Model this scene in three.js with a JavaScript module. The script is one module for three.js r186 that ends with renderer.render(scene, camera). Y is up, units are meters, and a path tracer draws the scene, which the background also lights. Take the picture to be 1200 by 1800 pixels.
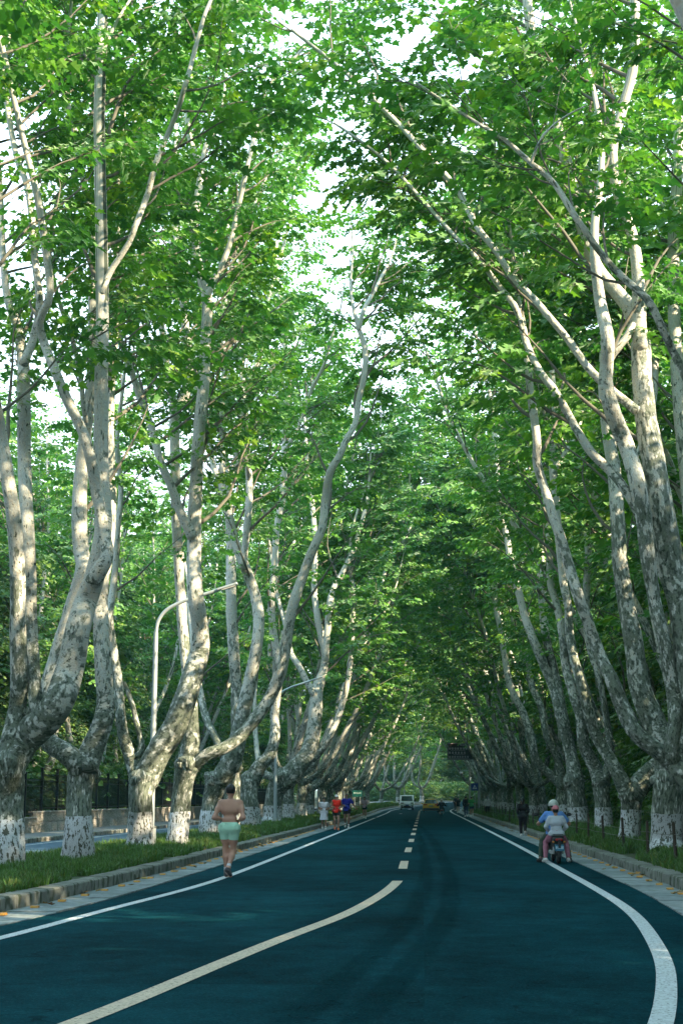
import * as THREE from 'three';
import { mergeGeometries } from 'three/addons/utils/BufferGeometryUtils.js';
import { ImprovedNoise } from 'three/addons/math/ImprovedNoise.js';
import { RoundedBoxGeometry } from 'three/addons/geometries/RoundedBoxGeometry.js';

// ---------------------------------------------------------------- camera, sky, sun, exposure
const scene = new THREE.Scene();
const FOCAL = 2500;                                   // focal length in photograph pixels (a 50 mm lens held upright)
const camera = new THREE.PerspectiveCamera(2 * Math.atan(900 / FOCAL) * 180 / Math.PI, 2 / 3, 0.1, 1500);
camera.rotation.order = 'YXZ';
camera.position.set(0, 1.5, 0);
camera.rotation.set(Math.atan(505 / FOCAL), Math.atan(142 * Math.cos(Math.atan(505 / FOCAL)) / FOCAL), 0);
camera.updateMatrixWorld(true);

const renderer = new THREE.WebGLRenderer({ antialias: true });
renderer.toneMapping = THREE.LinearToneMapping;
renderer.toneMappingExposure = 3.7;
renderer.shadowMap.enabled = true;

function makeSky() {
  const w = 256, h = 128, d = new Float32Array(w * h * 4);
  for (let j = 0; j < h; j++) {
    const e = Math.max(0, ((j + 0.5) / h - 0.5) * 2);            // 0 at the horizon, 1 overhead
    const k = Math.pow(1 - e, 2.5);
    const r = 0.50 + 0.28 * k, g = 0.76 + 0.08 * k, b = 0.95;
    for (let i = 0; i < w; i++) { const o = (j * w + i) * 4; d[o] = r; d[o + 1] = g; d[o + 2] = b; d[o + 3] = 1; }
  }
  const t = new THREE.DataTexture(d, w, h, THREE.RGBAFormat, THREE.FloatType);
  t.mapping = THREE.EquirectangularReflectionMapping; t.magFilter = THREE.LinearFilter; t.needsUpdate = true;
  return t;
}
scene.background = makeSky();
scene.environment = scene.background;

const sun = new THREE.DirectionalLight(new THREE.Color(1, 0.82, 0.56), 5);
sun.position.set(0.86, 0.52, 0.50).normalize().multiplyScalar(220);
sun.castShadow = true; sun.shadow.mapSize.set(4096, 4096); sun.shadow.radius = 1;
Object.assign(sun.shadow.camera, { left: -200, right: 200, top: 200, bottom: -200, near: 1, far: 500 });
sun.target.position.set(0, 0, -90);
sun.position.add(sun.target.position);
scene.add(sun, sun.target);

// ---------------------------------------------------------------- helpers
function rngOf(seed) { let a = seed >>> 0; return () => { a = (a + 0x6D2B79F5) | 0; let t = Math.imul(a ^ (a >>> 15), 1 | a); t = (t + Math.imul(t ^ (t >>> 7), 61 | t)) ^ t; return ((t ^ (t >>> 14)) >>> 0) / 4294967296; }; }
const V = (x, y, z) => new THREE.Vector3(x, y, z);
const perlin = new ImprovedNoise();
const noise = (x, y, z = 0) => perlin.noise(x, y, z);
const fbm = (x, y, z = 0, n = 4) => { let s = 0, a = 0.5; for (let i = 0; i < n; i++) { s += a * perlin.noise(x, y, z); x = x * 2.03 + 17.1; y = y * 2.03 + 9.7; z = z * 2.03 + 3.3; a *= 0.5; } return s; };
const clamp = (x, a, b) => Math.max(a, Math.min(b, x));
const lerp = (a, b, t) => a + (b - a) * t;
const smooth = (a, b, x) => { const t = clamp((x - a) / (b - a), 0, 1); return t * t * (3 - 2 * t); };
const usedNames = new Map();
function numbered(n) { const k = usedNames.get(n) ?? 0; usedNames.set(n, k + 1); return k ? n + '_' + String(k).padStart(3, '0') : n; }
function tag(o, label, category, group, kind) { if (label) o.userData.label = label; if (category) o.userData.category = category; if (group) o.userData.group = group; if (kind) o.userData.kind = kind; return o; }
function thing(name, label, category, pos = [0, 0, 0], turn = 0, group) { const g = new THREE.Group(); g.name = numbered(name); g.position.set(...pos); g.rotation.y = turn; scene.add(g); return tag(g, label, category, group); }
function part(parent, name, geo, mat) { const m = new THREE.Mesh(geo, mat); m.name = name; parent.add(m); return m; }
function structure(name, geo, mat) { const m = new THREE.Mesh(geo, mat); m.name = numbered(name); m.userData.kind = 'structure'; scene.add(m); return m; }
const lin = (r, g, b) => new THREE.Color().setRGB(r, g, b);
const std = (c, rough = 0.8, more = {}) => new THREE.MeshStandardMaterial({ color: Array.isArray(c) ? lin(...c) : c, roughness: rough, metalness: 0, ...more });
function box(w, h, d, x = 0, y = 0, z = 0, r = 0) { const g = r ? new RoundedBoxGeometry(w, h, d, 2, r) : new THREE.BoxGeometry(w, h, d); g.translate(x, y, z); return g; }
function merged(list) { return mergeGeometries(list.map((g) => { const n = g.index ? g.toNonIndexed() : g; for (const k of Object.keys(n.attributes)) if (!['position', 'normal', 'uv'].includes(k)) n.deleteAttribute(k); return n; })); }
function texture(w, h, fn, srgb = true) {
  const d = new Uint8Array(w * h * 4);
  for (let j = 0; j < h; j++) for (let i = 0; i < w; i++) { const c = fn(i / w, j / h, i, j), o = (j * w + i) * 4; for (let k = 0; k < 3; k++) d[o + k] = clamp(c[k], 0, 1) * 255; d[o + 3] = (c[3] ?? 1) * 255; }
  const t = new THREE.DataTexture(d, w, h); t.wrapS = t.wrapT = THREE.RepeatWrapping; t.magFilter = THREE.LinearFilter; t.minFilter = THREE.LinearMipmapLinearFilter; t.generateMipmaps = true;
  if (srgb) t.colorSpace = THREE.SRGBColorSpace; t.needsUpdate = true; return t;
}
const toS = (x) => x <= 0.0031308 ? x * 12.92 : 1.055 * Math.pow(x, 1 / 2.4) - 0.055;      // linear to sRGB
const S3 = (c) => c.map(toS);
const mix3 = (a, b, t) => [lerp(a[0], b[0], t), lerp(a[1], b[1], t), lerp(a[2], b[2], t)];
// where the ray through a photograph pixel meets the plane at that distance ahead
const camInv = camera.matrixWorld.clone();
function P(px, py, dist) {
  const d = V((px - 600) / FOCAL, (900 - py) / FOCAL, -1).applyMatrix4(new THREE.Matrix4().extractRotation(camInv));
  const t = dist / -d.z; return V(d.x * t, 1.5 + d.y * t, -dist);
}
// ---------------------------------------------------------------- the lie of the land
function table(pts) { return (z) => { let i = 0; while (i < pts.length - 2 && z > pts[i + 1][0]) i++; const [z0, x0] = pts[i], [z1, x1] = pts[i + 1]; const m = (k) => { const a = pts[Math.max(0, k - 1)], b = pts[Math.min(pts.length - 1, k + 1)]; return (b[1] - a[1]) / (b[0] - a[0]); };
  const h = z1 - z0, t = (z - z0) / h; if (t < 0) return x0 + m(0) * (z - z0); if (t > 1) return x1 + m(pts.length - 1) * (z - z1);
  const t2 = t * t, t3 = t2 * t; return (2 * t3 - 3 * t2 + 1) * x0 + (t3 - 2 * t2 + t) * h * m(i) + (-2 * t3 + 3 * t2) * x1 + (t3 - t2) * h * m(i + 1); }; }
const bend = (z) => z > 172 ? 0.0026 * (z - 172) ** 2 : 0;
const bent = (pts) => { const f = table(pts); return (z) => f(z) + bend(z); };
const rise = (z) => z > 150 ? Math.min(0.00016 * (z - 150) ** 2, 1.1 + 0.004 * (z - 235)) : 0;
const CENTRE = bent([[-40, -13], [0, -4.0], [9.5, -2.40], [11, -2.17], [13.5, -1.845], [15.8, -1.525], [18.8, -1.065], [21.4, -0.79], [24.7, -0.56], [28, -0.45], [35, -0.445], [60, -0.41], [190, -0.37], [300, -0.37]]);
const RIGHTLINE = bent([[-40, -9], [0, -0.9], [9.5, 1.435], [12.7, 2.04], [15.3, 2.38], [19.2, 2.73], [22.7, 2.87], [30, 2.95], [48.7, 3.08], [90, 3.2], [163, 3.3], [300, 3.3]]);
const LEFTLINE = bent([[-40, -17], [0, -7.0], [10, -5.3], [15.6, -4.64], [20, -4.33], [24.5, -3.98], [28.4, -3.84], [40, -3.8], [121, -3.85], [200, -3.9], [300, -3.9]]);
const LKERB = bent([[-40, -19], [0, -8.4], [10, -6.7], [19, -5.66], [26, -5.4], [40, -5.38], [120, -5.4], [200, -5.45], [300, -5.45]]);
const RKERB = bent([[-40, -6.5], [0, 1.6], [9.5, 3.1], [16, 3.85], [23.1, 4.25], [30, 4.36], [43, 4.42], [60, 4.5], [134, 4.7], [300, 4.7]]);
function ribbon(za, zb, step, fa, fb, ya, yb, cols = 1, rough = null) {
  const n = Math.max(1, Math.round((zb - za) / step)), pos = [], uv = [], idx = [];
  for (let i = 0; i <= n; i++) { const z = za + (zb - za) * i / n; for (let j = 0; j <= cols; j++) { const t = j / cols, x = lerp(fa(z), fb(z), t); pos.push(x, rise(z) + lerp(ya, yb, t) + (rough ? rough(x, z, t) : 0), -z); uv.push(x, z); } }
  for (let i = 0; i < n; i++) for (let j = 0; j < cols; j++) { const a = i * (cols + 1) + j, b = a + 1, c = a + cols + 1, d = c + 1; idx.push(a, b, d, a, d, c); }
  const g = new THREE.BufferGeometry(); g.setAttribute('position', new THREE.Float32BufferAttribute(pos, 3)); g.setAttribute('uv', new THREE.Float32BufferAttribute(uv, 2)); g.setIndex(idx); g.computeVertexNormals(); return g;
}
// ---------------------------------------------------------------- materials of the setting
const asphaltMap = texture(2048, 2048, (u, v, i, j) => {                        // 12 m square: worn patches, aggregate, fine seams
  const big = fbm(u * 5, v * 3, 1.3, 4), mid = fbm(u * 40, v * 34, 4.7, 3), r = rngHash(i, j), r3 = rngHash((i / 3) | 0, (j / 3) | 0), sp = r > 0.985 ? 0.05 : r3 > 0.985 ? 0.03 : 0;
  const seam = Math.abs(fbm(u * 4 + 3, v * 6, 8.8, 5)) < 0.004 ? 0.6 : 1, k = (1 + big * 0.9 + mid * 0.55 + (r - 0.5) * 0.6 + (r3 - 0.5) * 0.5) * seam;
  return S3([0.0036 * k + sp * 0.3, 0.035 * k + sp * 0.45, 0.046 * k + sp * 0.5]);
});
function rngHash(i, j) { let h = (i * 374761393 + j * 668265263) | 0; h = Math.imul(h ^ (h >>> 13), 1274126177); return ((h ^ (h >>> 16)) >>> 0) / 4294967296; }
asphaltMap.repeat.set(1 / 12, 1 / 12);
const asphaltBump = texture(512, 512, (u, v, i, j) => { const r = rngHash(i, j) * 0.6 + rngHash(i >> 1, j >> 1) * 0.4; return [r, r, r]; }, false);
asphaltBump.repeat.set(1, 1);
const asphalt = new THREE.MeshPhysicalMaterial({ map: asphaltMap, bumpMap: asphaltBump, specularIntensity: 0.02, bumpScale: 0.003, roughness: 0.8 });
const serviceMap = texture(512, 512, (u, v, i, j) => { const k = 1 + fbm(u * 5, v * 5, 9, 4) * 0.6 + (rngHash(i, j) - 0.5) * 0.4; return S3([0.035 * k, 0.085 * k, 0.13 * k]); });
serviceMap.repeat.set(1 / 3, 1 / 3);
const serviceAsphalt = new THREE.MeshStandardMaterial({ map: serviceMap, roughness: 0.8 });
const paintMap = (c, seed) => { const t = texture(512, 512, (u, v, i, j) => { const w = fbm(u * 30, v * 60, seed, 4), chip = fbm(u * 90, v * 90, seed + 5, 3) > 0.2 ? 0.3 : 1, k = (1 + w * 0.5 + (rngHash(i, j) - 0.5) * 0.2) * chip; return S3([c[0] * k, c[1] * k, c[2] * k]); }); t.repeat.set(0.4, 0.4); return t; };
const whitePaint = new THREE.MeshStandardMaterial({ map: paintMap([0.48, 0.53, 0.56], 3), roughness: 0.75 });
const yellowPaint = new THREE.MeshStandardMaterial({ map: paintMap([0.52, 0.43, 0.33], 8), roughness: 0.75 });
function concreteMat(c, seed, moss) {
  const t = texture(256, 256, (u, v, i, j) => { const n = fbm(u * 7, v * 7, seed, 5), st = smooth(0.02, 0.2, fbm(u * 3 + 9, v * 5, seed + 4, 4)), k = 1 + n * 0.7 + (rngHash(i, j) - 0.5) * 0.3; return S3(mix3([c[0] * k, c[1] * k, c[2] * k], [0.035, 0.05, 0.025], st * moss)); });
  t.repeat.set(0.9, 0.9); return new THREE.MeshStandardMaterial({ map: t, roughness: 0.9, bumpMap: t, bumpScale: 0.004 });
}
const kerbMats = [0, 1, 2, 3].map((k) => concreteMat([0.12 + k * 0.02, 0.13 + k * 0.02, 0.11 + k * 0.02], 21 + k * 3, 0.95));
const gutterMats = [0, 1, 2, 3].map((k) => concreteMat([0.15 + k * 0.022, 0.19 + k * 0.022, 0.20 + k * 0.022], 51 + k * 3, 0.25));
const wallMats = [0, 1, 2].map((k) => concreteMat([0.26 + k * 0.03, 0.24 + k * 0.03, 0.21 + k * 0.03], 71 + k * 3, 0.45));
const pavingMat = concreteMat([0.13, 0.15, 0.16], 90, 0.3);
const soilMap = texture(512, 512, (u, v, i, j) => { const n = fbm(u * 9, v * 9, 40, 5), k = 1 + n + (rngHash(i, j) - 0.5) * 0.6; return S3(mix3([0.045 * k, 0.035 * k, 0.02 * k], [0.02 * k, 0.05 * k, 0.012 * k], smooth(-0.15, 0.15, fbm(u * 5, v * 5, 44, 4)))); });
soilMap.repeat.set(1 / 3, 1 / 3);
const soil = new THREE.MeshStandardMaterial({ map: soilMap, roughness: 1 });

// ---------------------------------------------------------------- ground, road, kerbs, verges
const forestFloor = (() => { // one sheet to the horizon, lower than all that is laid on it, rising gently to both sides
  const xs = [-400, -200, -100, -60, -40, -28, -20, -17, 7, 12, 18, 26, 40, 60, 100, 200, 400], zs = []; for (let z = -120; z <= 700; z += 10) zs.push(z);
  const pos = [], uv = [], idx = [];
  for (const z of zs) for (const x of xs) { const side = x < 0 ? smooth(17, 90, -x) * 4 : smooth(10, 80, x) * 7; pos.push(x + bend(Math.min(z, 240)), rise(z) + side - 0.06 + (Math.abs(x) > 20 ? noise(x * 0.05, z * 0.05) : 0), -z); uv.push(x, z); }
  const W = xs.length; for (let i = 0; i < zs.length - 1; i++) for (let j = 0; j < W - 1; j++) { const a = i * W + j; idx.push(a, a + 1, a + W + 1, a, a + W + 1, a + W); }
  const g = new THREE.BufferGeometry(); g.setAttribute('position', new THREE.Float32BufferAttribute(pos, 3)); g.setAttribute('uv', new THREE.Float32BufferAttribute(uv, 2)); g.setIndex(idx); g.computeVertexNormals(); return g;
})();
tag(structure('ground', forestFloor, soil), 'dark leaf-littered forest floor on both sides of the avenue');
const sideY = (x) => x < 0 ? smooth(17, 90, -x) * 4 : smooth(10, 80, x) * 7;
const road = tag(structure('road', ribbon(-40, 300, 1, (z) => LKERB(z) + 0.02, (z) => RKERB(z) - 0.02, 0, 0, 4, (x, z, t) => 0.05 * (1 - (2 * t - 1) ** 2) * 0.6), asphalt), 'dark teal asphalt carriageway running between the plane trees');
const crown = (z, x) => { const a = LKERB(z) + 0.02, b = RKERB(z) - 0.02, t = (x - a) / (b - a); const q = clamp(t, 0, 1) * 4, i = Math.min(3, Math.floor(q)), h = (k) => 0.03 * (1 - (2 * k / 4 - 1) ** 2); return lerp(h(i), h(i + 1), q - i); };
function stripe(f, za, zb, w, mat, name, lift = 0.006) {
  const n = Math.max(1, Math.ceil((zb - za) / 0.5)), pos = [], uv = [], idx = [];
  for (let i = 0; i <= n; i++) { const z = za + (zb - za) * i / n, c = f(z), sl = (f(z + 0.1) - f(z - 0.1)) / 0.2, hw = w / 2 * Math.sqrt(1 + sl * sl); for (const s of [-1, 1]) { const x = c + s * hw; pos.push(x, rise(z) + crown(z, x) + lift, -z); uv.push(x, z); } }
  for (let i = 0; i < n; i++) { const a = i * 2; idx.push(a, a + 1, a + 3, a, a + 3, a + 2); }
  const g = new THREE.BufferGeometry(); g.setAttribute('position', new THREE.Float32BufferAttribute(pos, 3)); g.setAttribute('uv', new THREE.Float32BufferAttribute(uv, 2)); g.setIndex(idx); g.computeVertexNormals();
  return part(road, name, g, mat);
}
stripe(RIGHTLINE, -5, 235, 0.17, whitePaint, 'edge_line');
stripe(LEFTLINE, 8, 118, 0.16, whitePaint, 'edge_line');
stripe(LEFTLINE, 122, 230, 0.16, whitePaint, 'edge_line');
stripe(CENTRE, -5, 26.9, 0.19, yellowPaint, 'centre_line');
for (let k = 0, z = 31.6; z < 190; k++, z += 9.8) stripe(CENTRE, z, z + 3.9, 0.19, yellowPaint, 'centre_dash');
stripe((z) => CENTRE(z) - 1.9, 150, 152.4, 0.3, whitePaint, 'lane_arrow'); stripe((z) => CENTRE(z) - 1.9, 186, 189, 0.3, whitePaint, 'lane_arrow');
// dark rubber laid down by turning tyres, with ragged edges
const rubberAlpha = texture(128, 512, (u, v) => { const e = smooth(0, 0.3, u) * smooth(0, 0.3, 1 - u), n = smooth(-0.25, 0.3, fbm(u * 5, v * 30, 61, 4) + e * 0.5 - 0.15); const a = e * n * 0.2; return [a, a, a]; }, false);
rubberAlpha.repeat.set(1, 0.04);
const rubber = new THREE.MeshPhysicalMaterial({ color: lin(0.001, 0.013, 0.017), roughness: 0.8, specularIntensity: 0.02, alphaMap: rubberAlpha, transparent: true });
const TRACK = table([[10, -0.9], [13, -0.62], [17, -0.28], [22, -0.05], [30, 0.06], [45, 0.0], [70, -0.35], [110, -1.3]]);
for (const dx of [0, 0.45]) { const m = stripe((z) => TRACK(z) + dx, 10, 110, 0.42, rubber, 'tyre_mark', 0.003); const uv = m.geometry.attributes.uv; for (let i = 0; i < uv.count; i++) uv.setX(i, i % 2); }

// gutter slabs and kerb stones, each its own piece as far as they can be told apart
function slabs(parent, name, f, x0, x1, za, zb, len, y0, y1, mats, seed, wear = 0.008, tilt = 0) {
  const r = rngOf(seed);
  for (let z = za; z < zb; z += len) {
    const g = new THREE.BufferGeometry(), gap = wear, e = 0.022, pos = [], j = () => (r() - 0.5) * 0.012, A = z + gap, B = z + len - gap, dy = (r() - 0.5) * 0.016;
    const prof = [[x0, y0], [x0, y1 - e], [x0 + Math.sign(x1 - x0) * e, y1], [x1, y1 + tilt], [x1, y0]];
    const ring = (zz, jj) => prof.map(([px, py], k) => [f(zz) + px + jj, rise(zz) + py + (k > 0 && k < 4 ? dy : 0), -zz]);
    const ja = j(), a = ring(A, ja), b = ring(B, ja), q = (p0, p1, p2, p3) => pos.push(...p0, ...p1, ...p2, ...p0, ...p2, ...p3);
    for (let k = 0; k < 4; k++) q(a[k], b[k], b[k + 1], a[k + 1]);
    q(a[0], a[1], a[3], a[4]); q(b[0], b[4], b[3], b[1]);
    pos.push(...a[1], ...a[2], ...a[3], ...b[1], ...b[3], ...b[2]);
    g.setAttribute('position', new THREE.Float32BufferAttribute(pos, 3));
    const uo = r() * 5, vo = r() * 5, uv = []; for (let k = 0; k < pos.length; k += 3) uv.push(pos[k] + uo + pos[k + 1], -pos[k + 2] + vo); g.setAttribute('uv', new THREE.Float32BufferAttribute(uv, 2)); g.computeVertexNormals();
    const m = part(parent, name, g, mats[Math.floor(r() * mats.length)]); m.material.side = THREE.DoubleSide;
  }
}
function struct(name, label) { const g = new THREE.Group(); g.name = numbered(name); g.userData.kind = 'structure'; g.userData.label = label; scene.add(g); return g; }
const gutterL = struct('gutter', 'pale concrete gutter slabs along the left kerb'), gutterR = struct('gutter', 'pale concrete gutter slabs along the right kerb');
slabs(gutterL, 'gutter_slab', LKERB, 0.0, 0.72, 6, 120, 0.9, -0.02, 0.024, gutterMats, 5, 0.005);
slabs(gutterR, 'gutter_slab', RKERB, 0.0, -0.72, 6, 120, 0.9, -0.02, 0.024, gutterMats, 6, 0.005);
part(gutterL, 'far_gutter', ribbon(120, 240, 3, LKERB, (z) => LKERB(z) + 0.72, 0.024, 0.024), gutterMats[1]);
part(gutterR, 'far_gutter', ribbon(120, 240, 3, RKERB, (z) => RKERB(z) - 0.72, 0.024, 0.024), gutterMats[2]);
const kerbL = struct('kerb', 'stained concrete kerb stones along the left grass verge'), kerbR = struct('kerb', 'stained concrete kerb stones along the right grass verge');
slabs(kerbL, 'kerb_stone', LKERB, 0.0, -0.34, 6, 126, 1.0, -0.1, 0.2, kerbMats, 7, 0.008);
slabs(kerbR, 'kerb_stone', RKERB, 0.0, 0.34, 6, 126, 1.0, -0.1, 0.2, kerbMats, 8, 0.008);
slabs(kerbL, 'kerb_stone', LKERB, 0.0, -0.34, 126, 240, 3, -0.1, 0.2, kerbMats, 9, 0.02);
slabs(kerbR, 'kerb_stone', RKERB, 0.0, 0.34, 126, 240, 3, -0.1, 0.2, kerbMats, 10, 0.02);

const VL0 = (z) => LKERB(z) - 0.33, VL1 = (z) => LKERB(z) - 3.9;
const lumps = (x, z, t) => 0.10 * Math.sin(Math.PI * t) + 0.05 * noise(x * 0.9, z * 0.5, 2) * Math.sin(Math.PI * t);
const vergeY = (x, z) => { const t = clamp((VL0(z) - x) / (VL0(z) - VL1(z)), 0, 1); return rise(z) + lerp(0.17, 0.08, t) + lumps(x, z, t); };
tag(structure('verge', ribbon(0, 240, 0.8, VL0, VL1, 0.17, 0.08, 10, lumps), soil), 'raised earth verge carrying the left row of plane trees');
const VR0 = (z) => RKERB(z) + 0.33, VR1 = (z) => RKERB(z) + 5.2;
const lumpsR = (x, z, t) => 0.06 * Math.sin(Math.PI * t) + 0.05 * noise(x * 0.9, z * 0.5, 5) * Math.sin(Math.PI * t);
const vergeRY = (x, z) => { const t = clamp((x - VR0(z)) / (VR1(z) - VR0(z)), 0, 1); return rise(z) + lerp(0.17, 0.22, t) + lumpsR(x, z, t); };
tag(structure('verge', ribbon(0, 240, 0.8, VR0, VR1, 0.17, 0.22, 10, lumpsR), soil), 'earth verge carrying the right row of plane trees');
const SX0 = (z) => LKERB(z) - 3.85, SX1 = (z) => LKERB(z) - 8.3;
tag(structure('service_road', ribbon(0, 240, 2, SX0, SX1, 0.0, 0.0), serviceAsphalt), 'blue-grey service road behind the left row of trees');
part(scene.children[scene.children.length - 1], 'lane_line', ribbon(0, 240, 2, (z) => SX1(z) + 0.6, (z) => SX1(z) + 0.48, 0.006, 0.006), whitePaint);
const kerbS = struct('kerb', 'low brown kerb of the service road'); slabs(kerbS, 'kerb_stone', (z) => SX1(z), 0, -0.22, 26, 150, 1.2, -0.1, 0.16, [kerbMats[3], wallMats[0]], 11);
tag(structure('pavement', ribbon(0, 240, 2, (z) => SX1(z) - 0.21, (z) => SX1(z) - 2.3, 0.15, 0.15), pavingMat), 'dark footpath below the stone wall on the left');
// ---------------------------------------------------------------- bark, whitewash, leaves
// plane-tree bark: olive and grey scales low down, shed higher up to leave pale cream wood; 2 m round, 16 m high
const barkTex = (y0, y1, tone) => texture(1024, 2048, (u, v) => {
  const a = u * Math.PI * 2, R = 0.318, cx = Math.cos(a) * R, cz = Math.sin(a) * R, y = v * 16;
  const shed = smooth(y0, y1, y);                                             // how far the scales have dropped
  const p1 = fbm(cx * 9.5, y * 3.3 + y0, cz * 9.5, 5), p2 = fbm(cx * 20 + 40, y * 8, cz * 20, 5), fine = fbm(cx * 40, y * 30, cz * 40 + 7, 3), broad = noise(cx * 3, y * 0.9 + y0 * 3, cz * 3);
  const pale = [0.49, 0.51, 0.47], cream = [0.54, 0.51, 0.42], grey = [0.185, 0.21, 0.18], olive = [0.13, 0.155, 0.118], dark = [0.045, 0.06, 0.043];
  let c = mix3(pale, cream, smooth(-0.1, 0.2, p2));
  const q = p1 * 0.8 + p2 * 0.55 + broad * 0.22;
  if (q > -0.2 + shed * 0.44) c = grey.map((x) => x * (1 + p2 * 0.6));
  if (q > -0.05 + shed * 0.44) c = olive.map((x) => x * (1 + p1 * 0.8));
  if (p2 + p1 * 0.4 > 0.15 + shed * 0.26) c = dark.map((x) => x * (1 + p1));
  if (noise(cx * 30, y * 16, cz * 30) > 0.6 && shed > 0.4) c = [0.05, 0.05, 0.045];                 // small scars
  const k = (1 + fine * 0.6) * tone; return S3([c[0] * k, c[1] * k, c[2] * k]);
});
const barkMap = barkTex(2.6, 10, 0.88), mossyMap = barkTex(3.2, 15, 0.95); mossyMap.wrapT = THREE.ClampToEdgeWrapping;
barkMap.wrapT = THREE.ClampToEdgeWrapping;
const barkBump = texture(512, 1024, (u, v) => { const a = u * Math.PI * 2, cx = Math.cos(a) * 0.318, cz = Math.sin(a) * 0.318, y = v * 4, p1 = fbm(cx * 7, y * 2.4, cz * 7, 5), f = fbm(cx * 26, y * 18, cz * 26, 4), b = 0.5 + 0.25 * (p1 > 0 ? 1 : 0) + f * 0.5; return [b, b, b]; }, false);
barkBump.repeat.set(1, 4);
const bark = new THREE.MeshStandardMaterial({ map: barkMap, bumpMap: barkBump, bumpScale: 0.012, roughness: 0.85 });
const mossyBark = new THREE.MeshStandardMaterial({ map: mossyMap, bumpMap: barkBump, bumpScale: 0.012, roughness: 0.85 });
const washMap = texture(512, 512, (u, v, i, j) => {
  const a = u * Math.PI * 2, cx = Math.cos(a) * 0.318, cz = Math.sin(a) * 0.318, y = v * 1.3, p = fbm(cx * 16, y * 6, cz * 16, 5), f = fbm(cx * 50, y * 24, cz * 50, 3);
  const gone = p + f * 0.5 + fbm(cx * 34 + 5, y * 13, cz * 34, 4) * 0.7 > 0.15; const k = 1 + f * 0.4 + (rngHash(i, j) - 0.5) * 0.1;
  return S3(gone ? [0.075 * k, 0.082 * k, 0.062 * k] : [0.52 * k, 0.54 * k, 0.56 * k]);
});
const whitewash = new THREE.MeshStandardMaterial({ map: washMap, bumpMap: barkBump, bumpScale: 0.01, roughness: 0.9 });
const twigBark = std([0.12, 0.115, 0.09], 0.9);
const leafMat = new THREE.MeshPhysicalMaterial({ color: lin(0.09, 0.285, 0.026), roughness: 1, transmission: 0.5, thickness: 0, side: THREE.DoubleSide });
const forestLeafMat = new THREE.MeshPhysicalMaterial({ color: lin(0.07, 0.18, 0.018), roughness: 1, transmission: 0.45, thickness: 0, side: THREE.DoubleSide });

function leafGeo(fine, out, at, dir, up, size, r) {           // a lobed plane leaf with a folded midrib
  const side = V().crossVectors(dir, up).normalize(), n = V().crossVectors(side, dir).normalize();
  const half = fine ? [[0.1, -0.04], [0.46, 0.12], [0.28, 0.3], [0.52, 0.58], [0.2, 0.6]] : [[0.46, 0.12], [0.42, 0.6]];
  const ring = [[0, 0], ...half, [0, 1], ...half.map(([x, y]) => [-x, y]).reverse()];
  const fold = 0.12 + r() * 0.25, curl = r() * 0.3, p = ring.map(([x, y]) => at.clone().addScaledVector(side, x * size).addScaledVector(dir, y * size).addScaledVector(n, (Math.abs(x) * fold - y * y * curl) * size));
  const c = at.clone().addScaledVector(dir, 0.36 * size).addScaledVector(n, -0.02 * size);
  if (fine) for (let k = 0; k < p.length; k++) { const a = p[k], b = p[(k + 1) % p.length]; out.push(c.x, c.y, c.z, a.x, a.y, a.z, b.x, b.y, b.z); }
  else for (let k = 1; k < p.length - 1; k++) out.push(p[0].x, p[0].y, p[0].z, p[k].x, p[k].y, p[k].z, p[k + 1].x, p[k + 1].y, p[k + 1].z);
}
function sprayGeo(seed, n, length, leaf, fine, spread = 1) {    // a leafy shoot that grows along +x, leaves facing mostly up
  const r = rngOf(seed), out = [];
  for (let k = 0; k < n; k++) {
    const t = (k + 0.6) / n, s = k % 2 ? 1 : -1, x = t * length, droop = -0.35 * t * t * length;
    const az = s * (0.5 + r() * 0.9) * (1 - t * 0.6) * spread, dir = V(Math.cos(az), -0.25 - r() * 0.45, Math.sin(az)).normalize(), up = V((r() - 0.5) * 0.9, 1, (r() - 0.5) * 0.9).normalize();
    const at = V(x, droop + (r() - 0.5) * 0.12, s * (0.03 + r() * 0.12) * spread);
    leafGeo(fine, out, at, dir, up, leaf * (0.65 + r() * 0.6), r);
  }
  const w = 0.004; for (const [a, b] of [[V(0, w, 0), V(0, -w, w)], [V(0, -w, w), V(0, -w, -w)]]) { const e = V(length * 0.9, -0.28 * length, 0); out.push(a.x, a.y, a.z, b.x, b.y, b.z, e.x, e.y, e.z); }
  const g = new THREE.BufferGeometry(); g.setAttribute('position', new THREE.Float32BufferAttribute(out, 3)); g.computeVertexNormals(); return g;
}
const fineSprays = [1, 2, 3, 4].map((s) => sprayGeo(s, 9, 0.62, 0.185, true));
const plainSprays = [5, 6, 7].map((s) => sprayGeo(s, 9, 0.75, 0.21, false));
const forestSprays = [8, 9, 10].map((s) => sprayGeo(s, 10, 0.8, 0.17, false, 1.2));

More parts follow.
